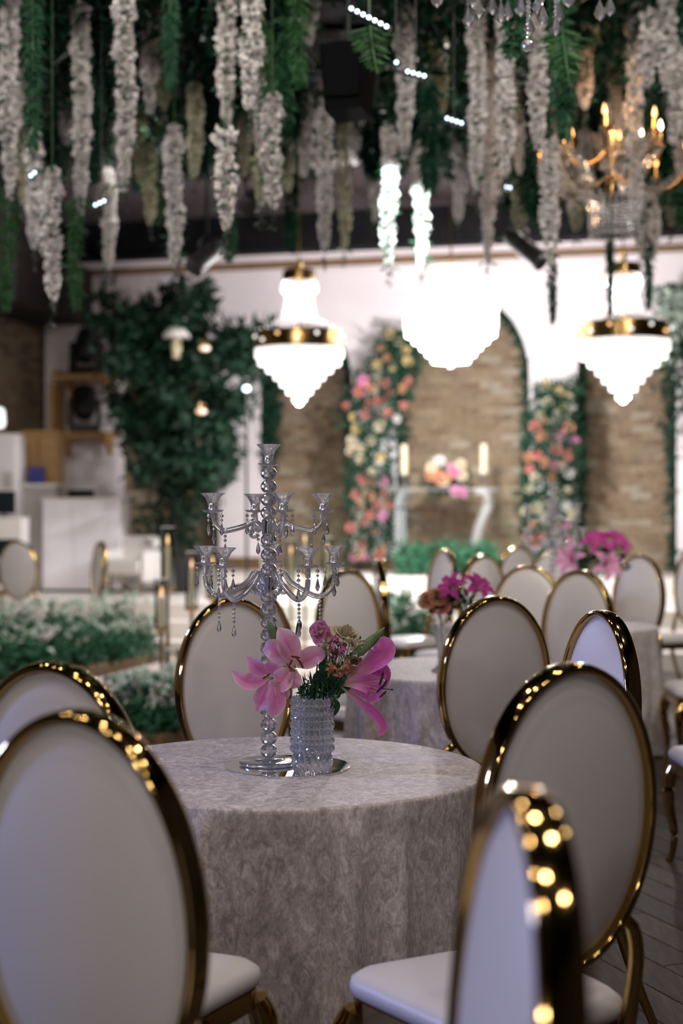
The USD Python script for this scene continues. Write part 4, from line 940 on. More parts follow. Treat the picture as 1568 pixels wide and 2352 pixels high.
t, w, h = crate('white_cupboard', 'white cupboard panel at the far left edge under the ledge', 'cupboard', -60, 42, 995, z0, 17.15, .4, 'white')
part(t, 'door', rbox(0, -.212, h * .5, w * .9, .03, h * .94, .008), 'white'); part(t, 'notice', rbox(.14, -.23, h * .70, .12, .006, .20, .002), 'greywall', label='small grey notice on the cupboard')
t, w, h = crate('low_counter', 'low warm grey counter in front of the wooden cabinet', 'counter', 52, 128, 1118, z0, 17.4, .42, 'greywall')
part(t, 'worktop', rbox(0, 0, h + .018, w + .04, .46, .036, .01), 'offwhite')
t, w, h = crate('equipment_rack', 'pale equipment rack with dark slots at the far left edge', 'rack', -60, 50, 1188, z0, 16.55, .4, 'offwhite')
for q in range(2): part(t, 'slot', rbox(0, -.2, h * (.22 + .36 * q), w * .86, .02, h * .24, .006), 'screen', label='dark slot of the rack')
a = at(76, 1118, 17.4); t = thing('blue_box', 'small dark blue box on the low counter', 'box', (a[0], 17.62, a[2] + .0375)); part(t, 'body', rbox(0, 0, .09, .18, .16, .18, .012), 'bluebox'); part(t, 'lid', rbox(0, 0, .19, .19, .17, .025, .008), 'bluebox')
a = at(0, 1188, 16.55); t = thing('monitor', 'dark monitor on the equipment rack at the left edge', 'monitor', (a[0], 16.75, a[2] + .001)); part(t, 'screen', rbox(.0, 0, .17, .26, .03, .26, .01), 'screen'); part(t, 'stand', lathe([(0, 0), (.08, 0), (.08, .01), (.02, .014), (.02, .06), (0, .06)], 16), 'black')
a = rm(-3.98, 1.75, 2.452); t = thing('table_lamp', 'glowing white table lamp on the wooden ledge at the left edge', 'lamp', tuple(a + U * -.02)); part(t, 'shade', lathe([(0, .30), (.06, .30), (.085, .26), (.095, .10), (.07, .055), (0, .05)], 28), 'lampshade'); part(t, 'base', lathe([(0, 0), (.055, 0), (.055, .012), (.015, .02), (.015, .06), (0, .06)], 20), 'brass')

# clear table on the dais
c = at(1022, 1317, 17.55); c[2] = DAIS
t = thing('clear_table', 'clear acrylic sweetheart table with curled legs on the dais', 'table', tuple(c), 12)
part(t, 'tabletop', rbox(0, 0, 1.02, 1.20, .55, .03, .012), 'acrylic')
for s in (-1, 1):
    if s < 0: P = [(-.50, -.2, 0), (-.53, -.2, .35), (-.54, -.2, .75), (-.53, -.2, .92), (-.47, -.2, 1.0)]
    else: P = [(.54, -.2, 0), (.44, -.2, .14), (.38, -.2, .38), (.44, -.2, .64), (.52, -.2, .82), (.50, -.2, .98), (.38, -.2, 1.0)]
    part(t, 'leg', tube(crom(P, 8), .042, 12), 'acrylic', 60); part(t, 'leg', tube(crom([(a, .2, z) for a, _, z in P], 8), .035, 12), 'acrylic', 60)
tc = c + [0, 0, 1.0355]
t = thing('table_bouquet', 'low bouquet of cream, peach and pink flowers on the clear table', 'bouquet')
rg = random.Random(12)
part(t, 'foliage', foliage(260, lambda: at(1028 + rg.gauss(0, 26), 1108 + rg.gauss(0, 12), 17.5 + rg.uniform(-.1, .1)), .11, .045, nrg, up=.3), 'leaf_dark', False, kind='stuff')
for i, (x, y, mt) in enumerate([(990, 1075, 'rose_cream'), (1008, 1060, 'rose_white'), (985, 1095, 'rose_peach'), (1004, 1092, 'rose_peach'), (1020, 1108, 'rose_cream'), (1038, 1078, 'rose_pink'), (1046, 1086, 'rose_pink'), (1062, 1095, 'rose_cream'), (1058, 1068, 'rose_cream'), (1060, 1131, 'rose_pink'), (1046, 1128, 'rose_pink'), (1012, 1104, 'rose_peach'), (1028, 1096, 'rose_peach')]):
    rose_at(t, 'rose', at(x, y, 17.34), (rg.uniform(-.5, .5), -1, rg.uniform(0, .6)), .058, mt, i)
for (dx, lb) in [(-.50, 'cream pillar candle at the left of the clear table'), (.47, 'cream pillar candle at the right of the clear table')]:
    p = tc + U * dx + N * .02; t = thing('pillar_candle', lb, 'candle', tuple(p)); part(t, 'holder', lathe([(0, 0), (.07, 0), (.07, .015), (.02, .03), (.018, .14), (.05, .16), (.05, .17), (0, .17)], 20), 'glass'); part(t, 'wax', lathe([(0, .171), (.045, .171), (.045, .52), (.03, .53), (0, .525)], 20), 'candlewax'); part(t, 'wick', tube([(0, 0, .52), (0, 0, .55)], .004, 6), 'black')
t = thing('dais_planting', 'strip of low green plants at the foot of the clear table', 'plants')
part(t, 'leaves', foliage(1500, lambda: at(rg.uniform(915, 1135), 1290 + rg.gauss(0, 16), 17.2 + rg.uniform(-.15, .15)), .12, .05, nrg, up=.6), 'leaf_hedge', False, kind='stuff')

# hedges beside the aisle
def hedge(label, path, h, wid, n, flowers, seed, board_=True):
    rg = random.Random(seed); P = np.array(path, float); t = thing('flower_hedge', label, 'hedge')
    def sp(u): return np.array([np.interp(u, np.linspace(0, 1, len(P)), P[:, k]) for k in range(2)])
    def samp():
        u = rg.random(); q = sp(u); a = rg.uniform(-1, 1); zz = .10 + (h - .1) * rg.random() * (1 - .45 * a * a) * (.82 + .25 * math.sin(u * 19 + seed)); return np.array([q[0] + a * wid / 2, q[1] + rg.uniform(-.08, .08), zz])
    def top():
        p = samp(); p[2] = min(h * 1.05, p[2] + h * .35); return p
    part(t, 'foliage', foliage(n, samp, .095, .05, nrg, up=.4), 'leaf_hedge', False, kind='stuff')
    part(t, 'dark_foliage', foliage(n // 2, samp, .085, .045, nrg, up=.2), 'leaf', False, kind='stuff')
    part(t, 'pale_leaves', foliage(flowers * 11, top, .075, .055, nrg, up=.5), 'leaf_mint', False, kind='stuff')
    bl = [top() for _ in range(flowers)]
    mb = MB()
    for p in bl: mb.add(leaf_cards(p + nrg.normal(size=(12, 3)) * .02, nrg.normal(size=(12, 3)) + [0, -.3, .5], .05, .04, nrg))
    part(t, 'white_flowers', mb, 'blossom', False, kind='stuff')
    if board_:
        for i in range(len(P) - 1):
            d = P[i + 1] - P[i]; L = np.linalg.norm(d); ang = math.degrees(math.atan2(d[0], d[1])); m = rbox(0, 0, .05, wid * .9, L, .10, .01); T = np.eye(4); a = math.radians(-ang); T[:2, :2] = [[math.cos(a), -math.sin(a)], [math.sin(a), math.cos(a)]]; T[:3, 3] = [*(P[i] + d / 2), 0]
            part(t, 'planter_box', MB().add(m, T=T), 'brownwood')
hedge('long hedge of green leaves and white flowers along the left of the aisle', [(-3.25, 10.9), (-2.95, 11.7), (-2.65, 12.5), (-2.05, 13.9)], .62, .70, 3800, 80, 1)
hedge('low leafy hedge with white flowers just behind the second left chair', [(-1.27, 8.9), (-1.03, 9.5)], .40, .45, 1200, 40, 2)
hedge('short green hedge right of the aisle behind the second table', [(.62, 13.0), (.42, 13.9)], .68, .55, 1300, 10, 4)

# candle stands: gold stems with glass chimneys
def candle_stand(label, x, y, h, tube_h, group='gold candle stands with glass tubes'):
    t = thing('candle_stand', label, 'candle holder', (x, y, .0), group=group)
    part(t, 'stem', MB().add(lathe([(0, 0), (.10, 0), (.10, .012), (.03, .022), (.014, .03), (.013, h - tube_h - .04), (.03, h - tube_h - .03), (.055, h - tube_h - .012), (.055, h - tube_h), (0, h - tube_h)], 20)), 'brass')
    part(t, 'glass_tube', lathe([(.047, h - tube_h + .001), (.048, h)], 24), 'tubeglass')
    part(t, 'rim', MB().add(lathe([(.0465, h - .002), (.050, h - .002), (.050, h + .004), (.0465, h + .004), (.0465, h - .002)], 24)), 'whitewax')
    cd = part(t, 'candle', lathe([(0, h - tube_h + .001), (.022, h - tube_h + .001), (.020, h - .13), (.0, h - .125)], 16), 'candlewax')
    part(cd, 'flame', lathe([(0, h - .125), (.009, h - .105), (.011, h - .09), (.005, h - .06), (0, h - .045)], 12), 'flame')
for (px, py, d, th, lb) in [(385, 1211, 9.9, .40, 'tallest gold candle stand left of the candelabra'), (371, 1330, 9.75, .32, 'lower gold candle stand just left of the tallest one'), (440, 1268, 10.6, .40, 'gold candle stand nearest the left side of the candelabra arms'), (396, 1490, 9.6, .30, 'shortest gold candle stand with a low flame'),
                            (668, 1240, 12.6, .42, 'slim candle stand glimpsed right of the candelabra stem'), (752, 1235, 12.9, .42, 'candle stand behind the right lower arm of the candelabra'), (700, 1215, 13.3, .40, 'candle stand behind the right upper arm of the candelabra'), (488, 1262, 11.2, .36, 'candle stand behind the left lower cups of the candelabra'), (868, 1290, 12.0, .40, 'candle stand beside the edge-on chair')]:
    p = at(px, py, d); candle_stand(lb, p[0], p[1], p[2], th)

# ================================================================== CHANDELIERS
def crystal_chandelier(label, px, py_top, py_bot, d, ring_px, ring_y, m, full=False):
    k = d / FP; c = at(px, ring_y, d); R = ring_px / 2 * k
    t = thing('crystal_chandelier', label, 'chandelier', tuple(c), group='lit crystal chandeliers over the stage')
    zt = (ring_y - py_top) * k; zb = (py_bot - ring_y) * k; ring_m = 'gold' if not full else m
    part(t, 'chain', tube([(0, 0, zt - .02), (0, 0, 5.1 - c[2])], .008, 8), 'brass')
    part(t, 'finial', lathe([(0, zt - .09), (.02, zt - .08), (.035, zt - .03), (.02, zt), (0, zt + .01)], 16), 'brass')
    part(t, 'rod', tube([(0, 0, -.05), (0, 0, zt - .05)], .012, 8), 'brass')
    rc = R * (.38 if not full else .46)
    part(t, 'crown', lathe([(rc * .95, zt - .21), (rc, zt - .21), (rc, zt - .12), (rc * .9, zt - .10), (.02, zt - .09)], 32), 'dark_gold' if not full else 'lit_crystal')
    mb = MB()
    for q in range(26 if not full else 44):
        a = q / (26 if not full else 44) * 2 * PI
        for i in range(13):
            u = i / 12; r = np.interp(u, [0, .35, .75, 1], [rc * .92, rc * .80, rc * 1.05, R * .96]) if not full else np.interp(u, [0, .3, .7, 1], [rc, rc * 1.25, R * .93, R]); z = (zt - .21) * (1 - u) + .10 * u
            mb.add(ball((r * math.cos(a), r * math.sin(a), z), .010 if not full else .017, 0))
    part(t, 'bead_strands', mb, 'dim_crystal' if not full else m, False, kind='stuff')
    mb = MB()
    for q in range(20):
        a = q / 20 * 2 * PI; v, f = drop_mesh(.11, .02); mb.add((v + [rc * math.cos(a), rc * math.sin(a), zt - .215], f))
    part(t, 'crown_drops', mb, m, False, kind='stuff')
    part(t, 'ring', lathe([(R * .97, -.10), (R, -.10), (R * 1.01, -.08), (R * 1.01, .06), (R, .08), (R * .97, .08), (R * .97, -.10)], 56), 'dark_gold' if not full else m)  # on the brightest one, glare put into the ring as emission
    if not full:
        for q in range(14):
            a = q / 14 * 2 * PI + .2; part(t, 'ring_stud', ball((R * 1.02 * math.cos(a), R * 1.02 * math.sin(a), -.02 + .05 * (q % 2)), .018, 1), 'amber_stud' if q % 3 == 0 else 'lit_crystal', False)
    nt = 7 if not full else 5; lv = np.linspace(-.09, -zb, nt + 1)
    for i in range(nt):
        u = i / (nt - 1); r = R * (np.interp(u, [0, .18, .45, .75, 1], [1.0, .93, .62, .36, .14]) if not full else np.interp(u, [0, .5, 1], [.97, .66, .40])); cnt = max(8, int(2 * PI * r / .030)); mb = MB(); hh = (lv[i] - lv[i + 1]) * 1.25
        for q in range(cnt):
            a = q / cnt * 2 * PI; B = np.array([[math.cos(a), -math.sin(a), 0, r * math.cos(a)], [math.sin(a), math.cos(a), 0, r * math.sin(a)], [0, 0, 1, lv[i]], [0, 0, 0, 1]])
            v = np.array([(0, -.010, 0), (0, .010, 0), (.006, 0, 0), (-.006, 0, 0), (0, -.012, -hh * .85), (0, .012, -hh * .85), (.007, 0, -hh * .85), (-.007, 0, -hh * .85), (0, 0, -hh)]); f = np.array([[0, 2, 6], [0, 6, 4], [2, 1, 5], [2, 5, 6], [1, 3, 7], [1, 7, 5], [3, 0, 4], [3, 4, 7], [4, 6, 8], [6, 5, 8], [5, 7, 8], [7, 4, 8]])
            mb.add((v, f), T=B)
        part(t, 'crystal_tier', mb, m if i < nt - 1 or full else 'dim_crystal', False)
    part(t, 'bottom_ball', ball((0, 0, -zb - .03), .03, 1), 'dim_crystal', False)
    return c, R
CHL = [('left crystal chandelier with gold ring, hanging before the second arch', 687, 598, 918, 14.6, 200, 782, 'lit_crystal'), ('brightest crystal chandelier, glowing white before the middle arch', 1035, 592, 830, 15.2, 212, 735, 'lit_crystal_strong', True), ('right crystal chandelier with gold ring, hanging before the rightmost arch', 1431, 582, 912, 14.3, 210, 763, 'lit_crystal')]
for i, a in enumerate(CHL):
    c, R = crystal_chandelier(*a)
    for q, (dz, pw) in enumerate(((-.62, 26), (.42, 24))):
        light('SphereLight', 'chandelier_bulb_%d%d' % (i, q), tuple(c + [0, 0, dz if q else -.70]), pw * (7.5 if i == 1 else (.8 if q == 0 else .6)), (1.0, .95, .97), size=.07)

# candle chandelier with amber bulbs among the garlands at the upper right
c = at(1405, 395, 9.8)
t = thing('candle_chandelier', 'gold and crystal chandelier with amber candle bulbs among the garlands at upper right', 'chandelier', tuple(c), scale=(1.16, 1.16, 1.16))
part(t, 'stem', MB().add(tube([(0, 0, .2), (0, 0, (4.93 - c[2]) / 1.16)], .004, 8)).add(lathe([(0, -.16), (.02, -.14), (.03, -.06), (.012, 0), (.022, .08), (.012, .16), (.03, .22), (.01, .28), (0, .3)], 20)), 'dark_gold')
light('SphereLight', 'candle_chandelier_lamp', tuple(c + [0, -.30, .30]), 6.0, (1.0, .58, .28), size=.06)
for q in range(12):
    a = q / 12 * 2 * PI + .2; ca, sa = math.cos(a), math.sin(a); R1, zz = (.42, .02) if q % 2 else (.30, .18)
    P3 = lambda r, z: (r * ca, r * sa, z); P = crom([P3(.03, zz - .05), P3(R1 * .4, zz - .13), P3(R1 * .75, zz - .14), P3(R1, zz - .05), P3(R1, zz)], 6)
    part(t, 'arm', tube(P, .008, 8), 'dark_gold', 60)
    cd = part(t, 'candle_sleeve', MB().add(lathe([(0, zz), (.028, zz), (.030, zz + .01), (.011, zz + .014), (.011, zz + .075), (0, zz + .075)], 12, (R1 * ca, R1 * sa, 0))), 'dark_gold')
    part(cd, 'bulb', lathe([(0, zz + .076), (.012, zz + .09), (.011, zz + .105), (.004, zz + .13), (0, zz + .14)], 10, (R1 * ca, R1 * sa, 0)), 'bulb' if q % 3 else 'bulb_white')
    for w in range(5):
        mb = MB(); b = a + (w - 2) * .10
        for i in range(9): mb.add(ball((R1 * math.cos(b) * (1 - .06 * i), R1 * math.sin(b) * (1 - .06 * i), zz - .03 - i * .02), .0085, 0))
        v, f = drop_mesh(.05, .010); mb.add((v + [R1 * .6 * math.cos(b), R1 * .6 * math.sin(b), zz - .16], f)); part(t, 'crystal_strand', mb, 'bright_crystal', False)
mb = MB()
for q in range(24):
    a = q / 24 * 2 * PI
    for i in range(9): mb.add(ball((.13 * math.cos(a), .13 * math.sin(a), -.16 - i * .02), .008, 0))
    v, f = drop_mesh(.045, .010); mb.add((v + [.13 * math.cos(a), .13 * math.sin(a), -.34], f))
part(t, 'bead_basket', mb, 'bright_crystal', False, kind='stuff')
# crystal chandelier whose lowest drops show at the top edge
c = at(1200, -150, 4.9)
t = thing('drop_chandelier', 'crystal chandelier above the picture, only its large pendant drops showing at the top edge', 'chandelier', tuple(c))
part(t, 'ring', MB().add(tube([(.30 * math.cos(a), .30 * math.sin(a), .08) for a in np.linspace(0, 2 * PI, 40, endpoint=False)], .012, 8, closed=True)), 'brass', 60)
part(t, 'rod', tube([(0, 0, .08), (0, 0, 4.9 - c[2])], .012, 8), 'brass')
for q in range(3): part(t, 'spoke', tube([(0, 0, .3), (.3 * math.cos(q * 2.1), .3 * math.sin(q * 2.1), .08)], .008, 6), 'brass')
for q, (x, y, dz) in enumerate([(1003, -5, 0), (1075, 40, .05), (1100, 20, -.1), (1130, 12, .12), (1150, 30, -.1), (1165, 25, .1), (1195, 15, -.12), (1235, 12, .0), (1245, 35, -.05), (1275, 60, -.12), (1282, 30, .1), (1305, -5, .1), (1377, 25, .0), (1400, 15, .05), (1215, 60, .14), (1085, -5, -.1)]):
    p = at(x, y, 4.9 + dz) - c; mb = MB(); v, f = drop_mesh(.075, .021); mb.add((v + p + [0, 0, .04], f)); 
    for i in range(5): mb.add(ball(p + [0, 0, .048 + i * .016], .007, 1))
    mb.add(tube([p + [0, 0, .04], p + [0, 0, max(.13, .09 - p[2])]], .001, 5)); part(t, 'pendant_drop', mb, 'bright_crystal', False)
p = at(1211, 104, 4.9) - c; mb = MB().add(faceted(p, .021, 1.0)); 
for i in range(9): mb.add(ball(p + [0, 0, .026 + i * .015], .0065, 1))
part(t, 'pendant_ball', mb, 'bright_crystal', False)

# ================================================================== CEILING: BEAMS, LAMPS, GARLANDS
CZ = 4.80
for i, (t0, z0_, z1_, th, lb) in enumerate([(5.6, 4.82, 5.1, .25, 'dark ceiling beam nearest the stage'), (9.0, 4.75, 5.1, .3, 'dark ceiling beam above the garlands')]):
    struct('ceiling_beam', rmbox(-4.1, 9, t0, t0 + th, z0_, z1_), 'dark', label=lb)
struct('ceiling_canopy', rmbox(-4.1, 9, 9.4, 26, 4.92, 5.08), 'dark', label='black lowered ceiling over the seating that carries the garlands')
fr = thing('canopy_frame', 'black metal grid under the ceiling from which the garlands hang', 'frame')
for i in range(9): part(fr, 'bar', bx(-3.4 + i * .95, 9.3, CZ, .04, 8.0, .04), 'matte_black')
for i in range(9): part(fr, 'cross_bar', bx(.4, 5.6 + i * .92, CZ + .04, 8.2, .04, .04), 'matte_black')
p = at(748, 378, 14.6); t = thing('air_conditioner', 'white cassette air conditioner in the dark ceiling', 'air conditioner', (p[0], p[1], 4.965), 14)
part(t, 'housing', rbox(0, 0, .06, .58, .58, .12, .03), 'white'); part(t, 'grille', rbox(0, 0, -.012, .36, .36, .03, .008), 'greywall')
for s in (-1, 1): part(t, 'louvre', rbox(0, s * .235, -.006, .42, .05, .015, .005), 'darkgrey')
p = at(800, 190, 7.6); t = thing('ceiling_speaker', 'large black loudspeaker hanging in the gap between the garlands', 'speaker', tuple(p), 14)
part(t, 'cabinet', MB().add(trimesh.convex.convex_hull(np.array([(x * (1 - .25 * (z < 0)), y, z + .05 * x) for x in (-.125, .125) for y in (-.13, .13) for z in (-.17, .18)]))), 'matte_black'); part(t, 'grille', rbox(0, -.142, .02, .19, .03, .26, .01), 'matte_black')
part(t, 'hanger', tube([(0, 0, .2), (0, 0, CZ - p[2])], .012, 8), 'black')
def par_can(label, px, py, d, yaw, L=.34, r=.075):
    p = at(px, py, d); t = thing('par_can', label, 'spotlight', tuple(p), yaw, group='black stage spotlights')
    a = math.radians(-38); A = np.array([[1, 0, 0], [0, math.cos(a), -math.sin(a)], [0, math.sin(a), math.cos(a)]]); B = np.eye(4); B[:3, :3] = A @ np.array([[1, 0, 0], [0, 0, 1], [0, -1, 0]])
    part(t, 'barrel', MB().add(lathe([(0, -L / 2), (r * .6, -L / 2), (r, -L / 3), (r, L / 2), (r * 1.12, L / 2), (r * 1.12, L / 2 - .03), (r * 1.12, L / 2 + .01), (r * .85, L / 2), (0, L / 2 - .03)], 24), T=B), 'darkgrey')
    part(t, 'yoke', tube(crom([(-r - .02, 0, 0), (-r - .02, 0, .14), (0, 0, .19), (r + .02, 0, .14), (r + .02, 0, 0)], 6), .012, 8), 'black')
    part(t, 'clamp', tube([(0, 0, .18), (0, 0, 5.1 - p[2])], .014, 8), 'black')
par_can('black stage spotlight tilted down left of the right chandelier', 1203, 568, 13.0, 130, .46, .085)
par_can('dark spotlight half seen above the tree', 475, 588, 13.2, -140, .40, .085)
par_can('dark spotlight higher up between garlands left of centre', 590, 450, 12.4, -150, .34, .08)
def led_bar(label, px, py, d, n, ang, step=.028, r=.009):
    p = at(px, py, d); a = math.radians(ang); e = np.array([math.cos(a), 0, -math.sin(a)]); t = thing('led_light', label, 'light', tuple(p), group=None)
    hl = (n - 1) / 2 * step + .02
    part(t, 'housing', tube([-e * hl + [0, .022, 0], e * hl + [0, .022, 0]], .018, 10), 'black')
    part(t, 'cable', tube([(0, .03, 0), (0, .05, .1), (0, .05, CZ - p[2])], .004, 6), 'black')
    for i in range(n): part(t, 'diode', ball(e * (i - (n - 1) / 2) * step, r, 1, (1, .8, 1)), 'led')
for i, (x, y, d, n, a, lb) in enumerate([(847, 40, 6.2, 7, 27, 'long strip of white LEDs at the top just right of centre'), (955, 169, 7.2, 4, 15, 'short strip of white LEDs across a white garland'), (1043, 277, 8.2, 4, 18, 'short strip of blue-white LEDs left of the shining garland'), (229, 466, 8.6, 3, -25, 'bright LED cluster low among the left garlands'), (75, 400, 8.6, 2, -40, 'pair of small LEDs at the far left garlands'), (1166, 430, 9.5, 2, 10, 'small LED pair below the double white garland'), (910, 143, 7.2, 1, 0, 'single LED above the short strip')]):
    led_bar(lb, x, y, d, n, a)
p = at(566, 893, 15.2); t = thing('spot_lamp', 'small blue-white lamp shining at the right edge of the tree', 'lamp', tuple(p)); part(t, 'lens', ball((0, -.03, 0), .035, 2), 'led'); part(t, 'body', lathe([(0, -.05), (.045, -.05), (.05, .06), (0, .06)], 20), 'black'); part(t, 'stand', MB().add(tube([(0, 0, STG - p[2] + .01), (0, 0, -.04)], .014, 8)).add(lathe([(0, 0), (.16, 0), (.16, .012), (0, .02)], 20, (0, 0, STG - p[2]))), 'black')

# --- hanging strands: one of each kind built, the others reference it
def ceil_z(x, y):
    return 4.925 if (np.array([x, y, 0]) - W0) @ N > 9.4 else 5.105
def strand_mesh(L, dia, seed, dens=330, kind='white'):
    rg = np.random.default_rng(seed); n = int(dens * L); z = -np.sort(rg.random(n)) * L
    u = -z / L; lump = .92 + .12 * np.sin(u * L * 26 + rg.uniform(0, 6)) + .07 * np.sin(u * L * 55)
    prof = dia / 2 * np.clip(lump, .5, 1.25) * np.interp(u, [0, .06, .72, .93, 1], [.55, 1, .95, .55, .25])
    a = rg.uniform(0, 2 * PI, n); wob = .008 * np.sin(z * 7 + seed)
    pos = np.stack([np.cos(a) * prof * .55 + wob, np.sin(a) * prof * .55, z], 1); d = np.stack([np.cos(a), np.sin(a), rg.uniform(-.9, .2, n)], 1)
    v1 = leaf_cards(pos, d + rg.normal(size=(n, 3)) * .35, prof * .62, dia * .36, rg, .35)
    v2 = leaf_cards(pos, d + rg.normal(size=(n, 3)) * .55, prof * .55, dia * .32, rg, .35)
    return MB().add(v1).add(v2)
WH = {}
def white_strand(label, name, x, L, dia, zbot, y, group, kind):
    """a strand whose lower end hangs at zbot"""
    lens = [.45, .7, 1.0, 1.4, 1.9]; L0 = min(lens, key=lambda a: abs(math.log(a / L))); var = int(abs(x) * 100) % 2
    key = (kind, L0, var); sc = (dia / .10, dia / .10, L / L0); loc = (x, y, zbot + L); yaw = (x * 977 + y * 331) % 360
    if key not in WH:
        t = thing(name, label, 'garland', loc, yaw, sc, group=group); WH[key] = t
        part(t, 'blossoms', strand_mesh(L0, .10, int(L0 * 10) + 50 * var, 520), 'blossom' if kind == 'white' else 'blossom_cream', False, kind='stuff')
        rg = np.random.default_rng(int(L0 * 100) + var); n = int(26 * L0)
        zz = -rg.random(n) * L0; a = rg.uniform(0, 6.28, n)
        part(t, 'leaves', leaf_cards(np.stack([np.cos(a) * .02, np.sin(a) * .02, zz], 1), np.stack([np.cos(a), np.sin(a), -rg.random(n)], 1), .055, .022, rg), 'leaf_light' if kind != 'white' else 'leaf', False, kind='stuff')
        part(t, 'stem', tube([(0, 0, .0), (.004, 0, -L0 / 2), (0, 0, -L0 * .98)], .003, 6), 'stem')
        tip = rg.uniform(-.14, 0, 14)
        part(t, 'tip_leaves', leaf_cards(np.stack([rg.normal(size=14) * .008, rg.normal(size=14) * .008, -L0 * .97 + tip], 1), np.stack([rg.normal(size=14) * .5, rg.normal(size=14) * .5, -np.ones(14)], 1), .035, .014, rg), 'leaf_tip', False, kind='stuff')
    else: t = dup(WH[key], name, label, 'garland', loc, yaw, sc, group=group, inst=False)
    part(t, 'hanging_wire', tube([(0, 0, -.01), (0, 0, max(.02, (ceil_z(x, y) - loc[2]) / sc[2]))], .0014, 5), 'stem')
# x, top y, bottom y, width in the picture, kind, extra words
S = [(20, -10, 460, 40, 'w'), (78, 300, 570, 36, 'w'), (120, 385, 690, 42, 'w'), (187, -10, 500, 38, 'w'), (287, -10, 438, 42, 'w'), (250, 385, 618, 29, 'w'), (345, -10, 260, 36, 'w'), (437, -10, 120, 32, 'w'), (520, -10, 285, 41, 'w'), (517, 290, 525, 46, 'w'),
     (400, 285, 612, 37, 'w'), (345, 330, 515, 30, 'c'), (575, -10, 250, 46, 'w'), (597, 90, 340, 38, 'w'), (625, 215, 478, 44, 'w'), (712, -10, 100, 38, 'w'), (745, 225, 578, 34, 'w'), (790, 270, 575, 27, 'c'), (700, 200, 405, 30, 'w'), (447, 190, 408, 34, 'c'), (375, 30, 250, 34, 'c'),
     (930, -10, 362, 38, 'w'), (1010, 45, 265, 33, 'c'), (893, 290, 617, 34, 'w'), (967, 320, 617, 31, 'w'), (862, 240, 510, 24, 'w'), (822, 270, 357, 24, 'w'), (1095, -10, 445, 39, 'w'), (1053, 320, 510, 28, 'w'), (1120, 50, 607, 34, 'w'), (1160, 20, 410, 40, 'w'), (1192, 60, 400, 32, 'w'),
     (1235, 30, 340, 40, 'w'), (1140, 120, 460, 32, 'w'), (1215, 180, 400, 30, 'w'), (1345, 60, 250, 34, 'w'), (1415, 100, 360, 32, 'w'), (1550, 100, 330, 38, 'w'), (985, 60, 300, 30, 'w'), (270, 120, 360, 30, 'w'), (600, 300, 470, 34, 'c'), (55, 250, 470, 30, 'c'), (1312, 90, 275, 30, 'w'), (1262, 320, 605, 40, 'w'), (1458, -10, 510, 36, 'w'), (1490, 20, 200, 40, 'w'), (1530, -10, 205, 40, 'w'), (1475, 330, 600, 29, 'w'), (1503, 140, 590, 31, 'w'), (1562, 60, 400, 32, 'w'), (1190, 415, 527, 30, 'c'), (1322, 415, 530, 32, 'c'),
     (38, 60, 300, 34, 'w'), (98, 70, 270, 30, 'c'), (152, 165, 330, 30, 'w'), (320, 250, 420, 30, 'c'), (560, 60, 400, 30, 'c'), (660, 260, 440, 30, 'c'), (1345, 300, 480, 30, 'w'), (1400, 250, 430, 30, 'w'), (1540, 320, 520, 30, 'c'), (1290, 200, 440, 32, 'w'), (480, 30, 330, 30, 'w'), (1075, 180, 380, 28, 'c'), (640, 60, 260, 32, 'w'), (225, 290, 470, 26, 'w'), (1440, 60, 330, 30, 'w')]
LBL = {2: 'longest white wisteria strand at the left, its tip lowest of all', 5: 'slim white strand ending above the left end of the white wall', 10: 'white strand hanging just above the tree, left of centre', 16: 'white strand crossing the white air conditioner', 17: 'thin creamy strand right of the air conditioner',
       15: 'short white strand at the top centre', 21: 'full white strand right of the hanging loudspeaker', 23: 'left one of two brilliantly spotlit white strands', 24: 'right one of two brilliantly spotlit white strands', 27: 'shining white strand left of the crystal drops', 29: 'long white strand ending right of the brightest chandelier', 43: 'thick white strand ending over the pillar between the right arches',
       30: 'left half of the double white strand right of centre', 31: 'right half of the double white strand right of centre', 8: 'upper white strand with a second one hanging right below it', 9: 'thick lower white strand ending above the left chandelier', 4: 'thick white strand at left with a rounded blunt end', 3: 'white strand with a side puff, fourth from the left edge', 13: 'white strand with a spotlit glittering tip', 45: 'short thick white strand near the top right corner', 46: 'white strand at the top right corner with petals in sharp relief', 0: 'white strand running down the left picture edge', 49: 'white strand cut by the right picture edge'}
rows = {}
info = []
for i, (x, y0, y1, w, k_) in enumerate(S):
    d = 335.0 / w; d = min(max(d, 6.8), 12.4)
    if y0 <= -10: y0 = -120
    info.append((d, x)); rows.setdefault(('front' if d < 8.6 else 'middle' if d < 10.2 else 'back', k_), []).append((x, i))
NTH = ['first', 'second', 'third', 'fourth', 'fifth', 'sixth', 'seventh', 'eighth', 'ninth', 'tenth', 'eleventh', 'twelfth', 'thirteenth', 'fourteenth', 'fifteenth', 'sixteenth', 'seventeenth', 'eighteenth', 'nineteenth', 'twentieth', 'twenty-first', 'twenty-second', 'twenty-third', 'twenty-fourth', 'twenty-fifth', 'twenty-sixth', 'twenty-seventh', 'twenty-eighth', 'twenty-ninth', 'thirtieth', 'thirty-first', 'thirty-second', 'thirty-third', 'thirty-fourth', 'thirty-fifth']
auto = {}
for (r_, k_), l in rows.items():
    for q, (x, i) in enumerate(sorted(l)): auto[i] = f"{'white' if k_ == 'w' else 'cream'} wisteria strand, {NTH[q]} from the left in the {r_} row"
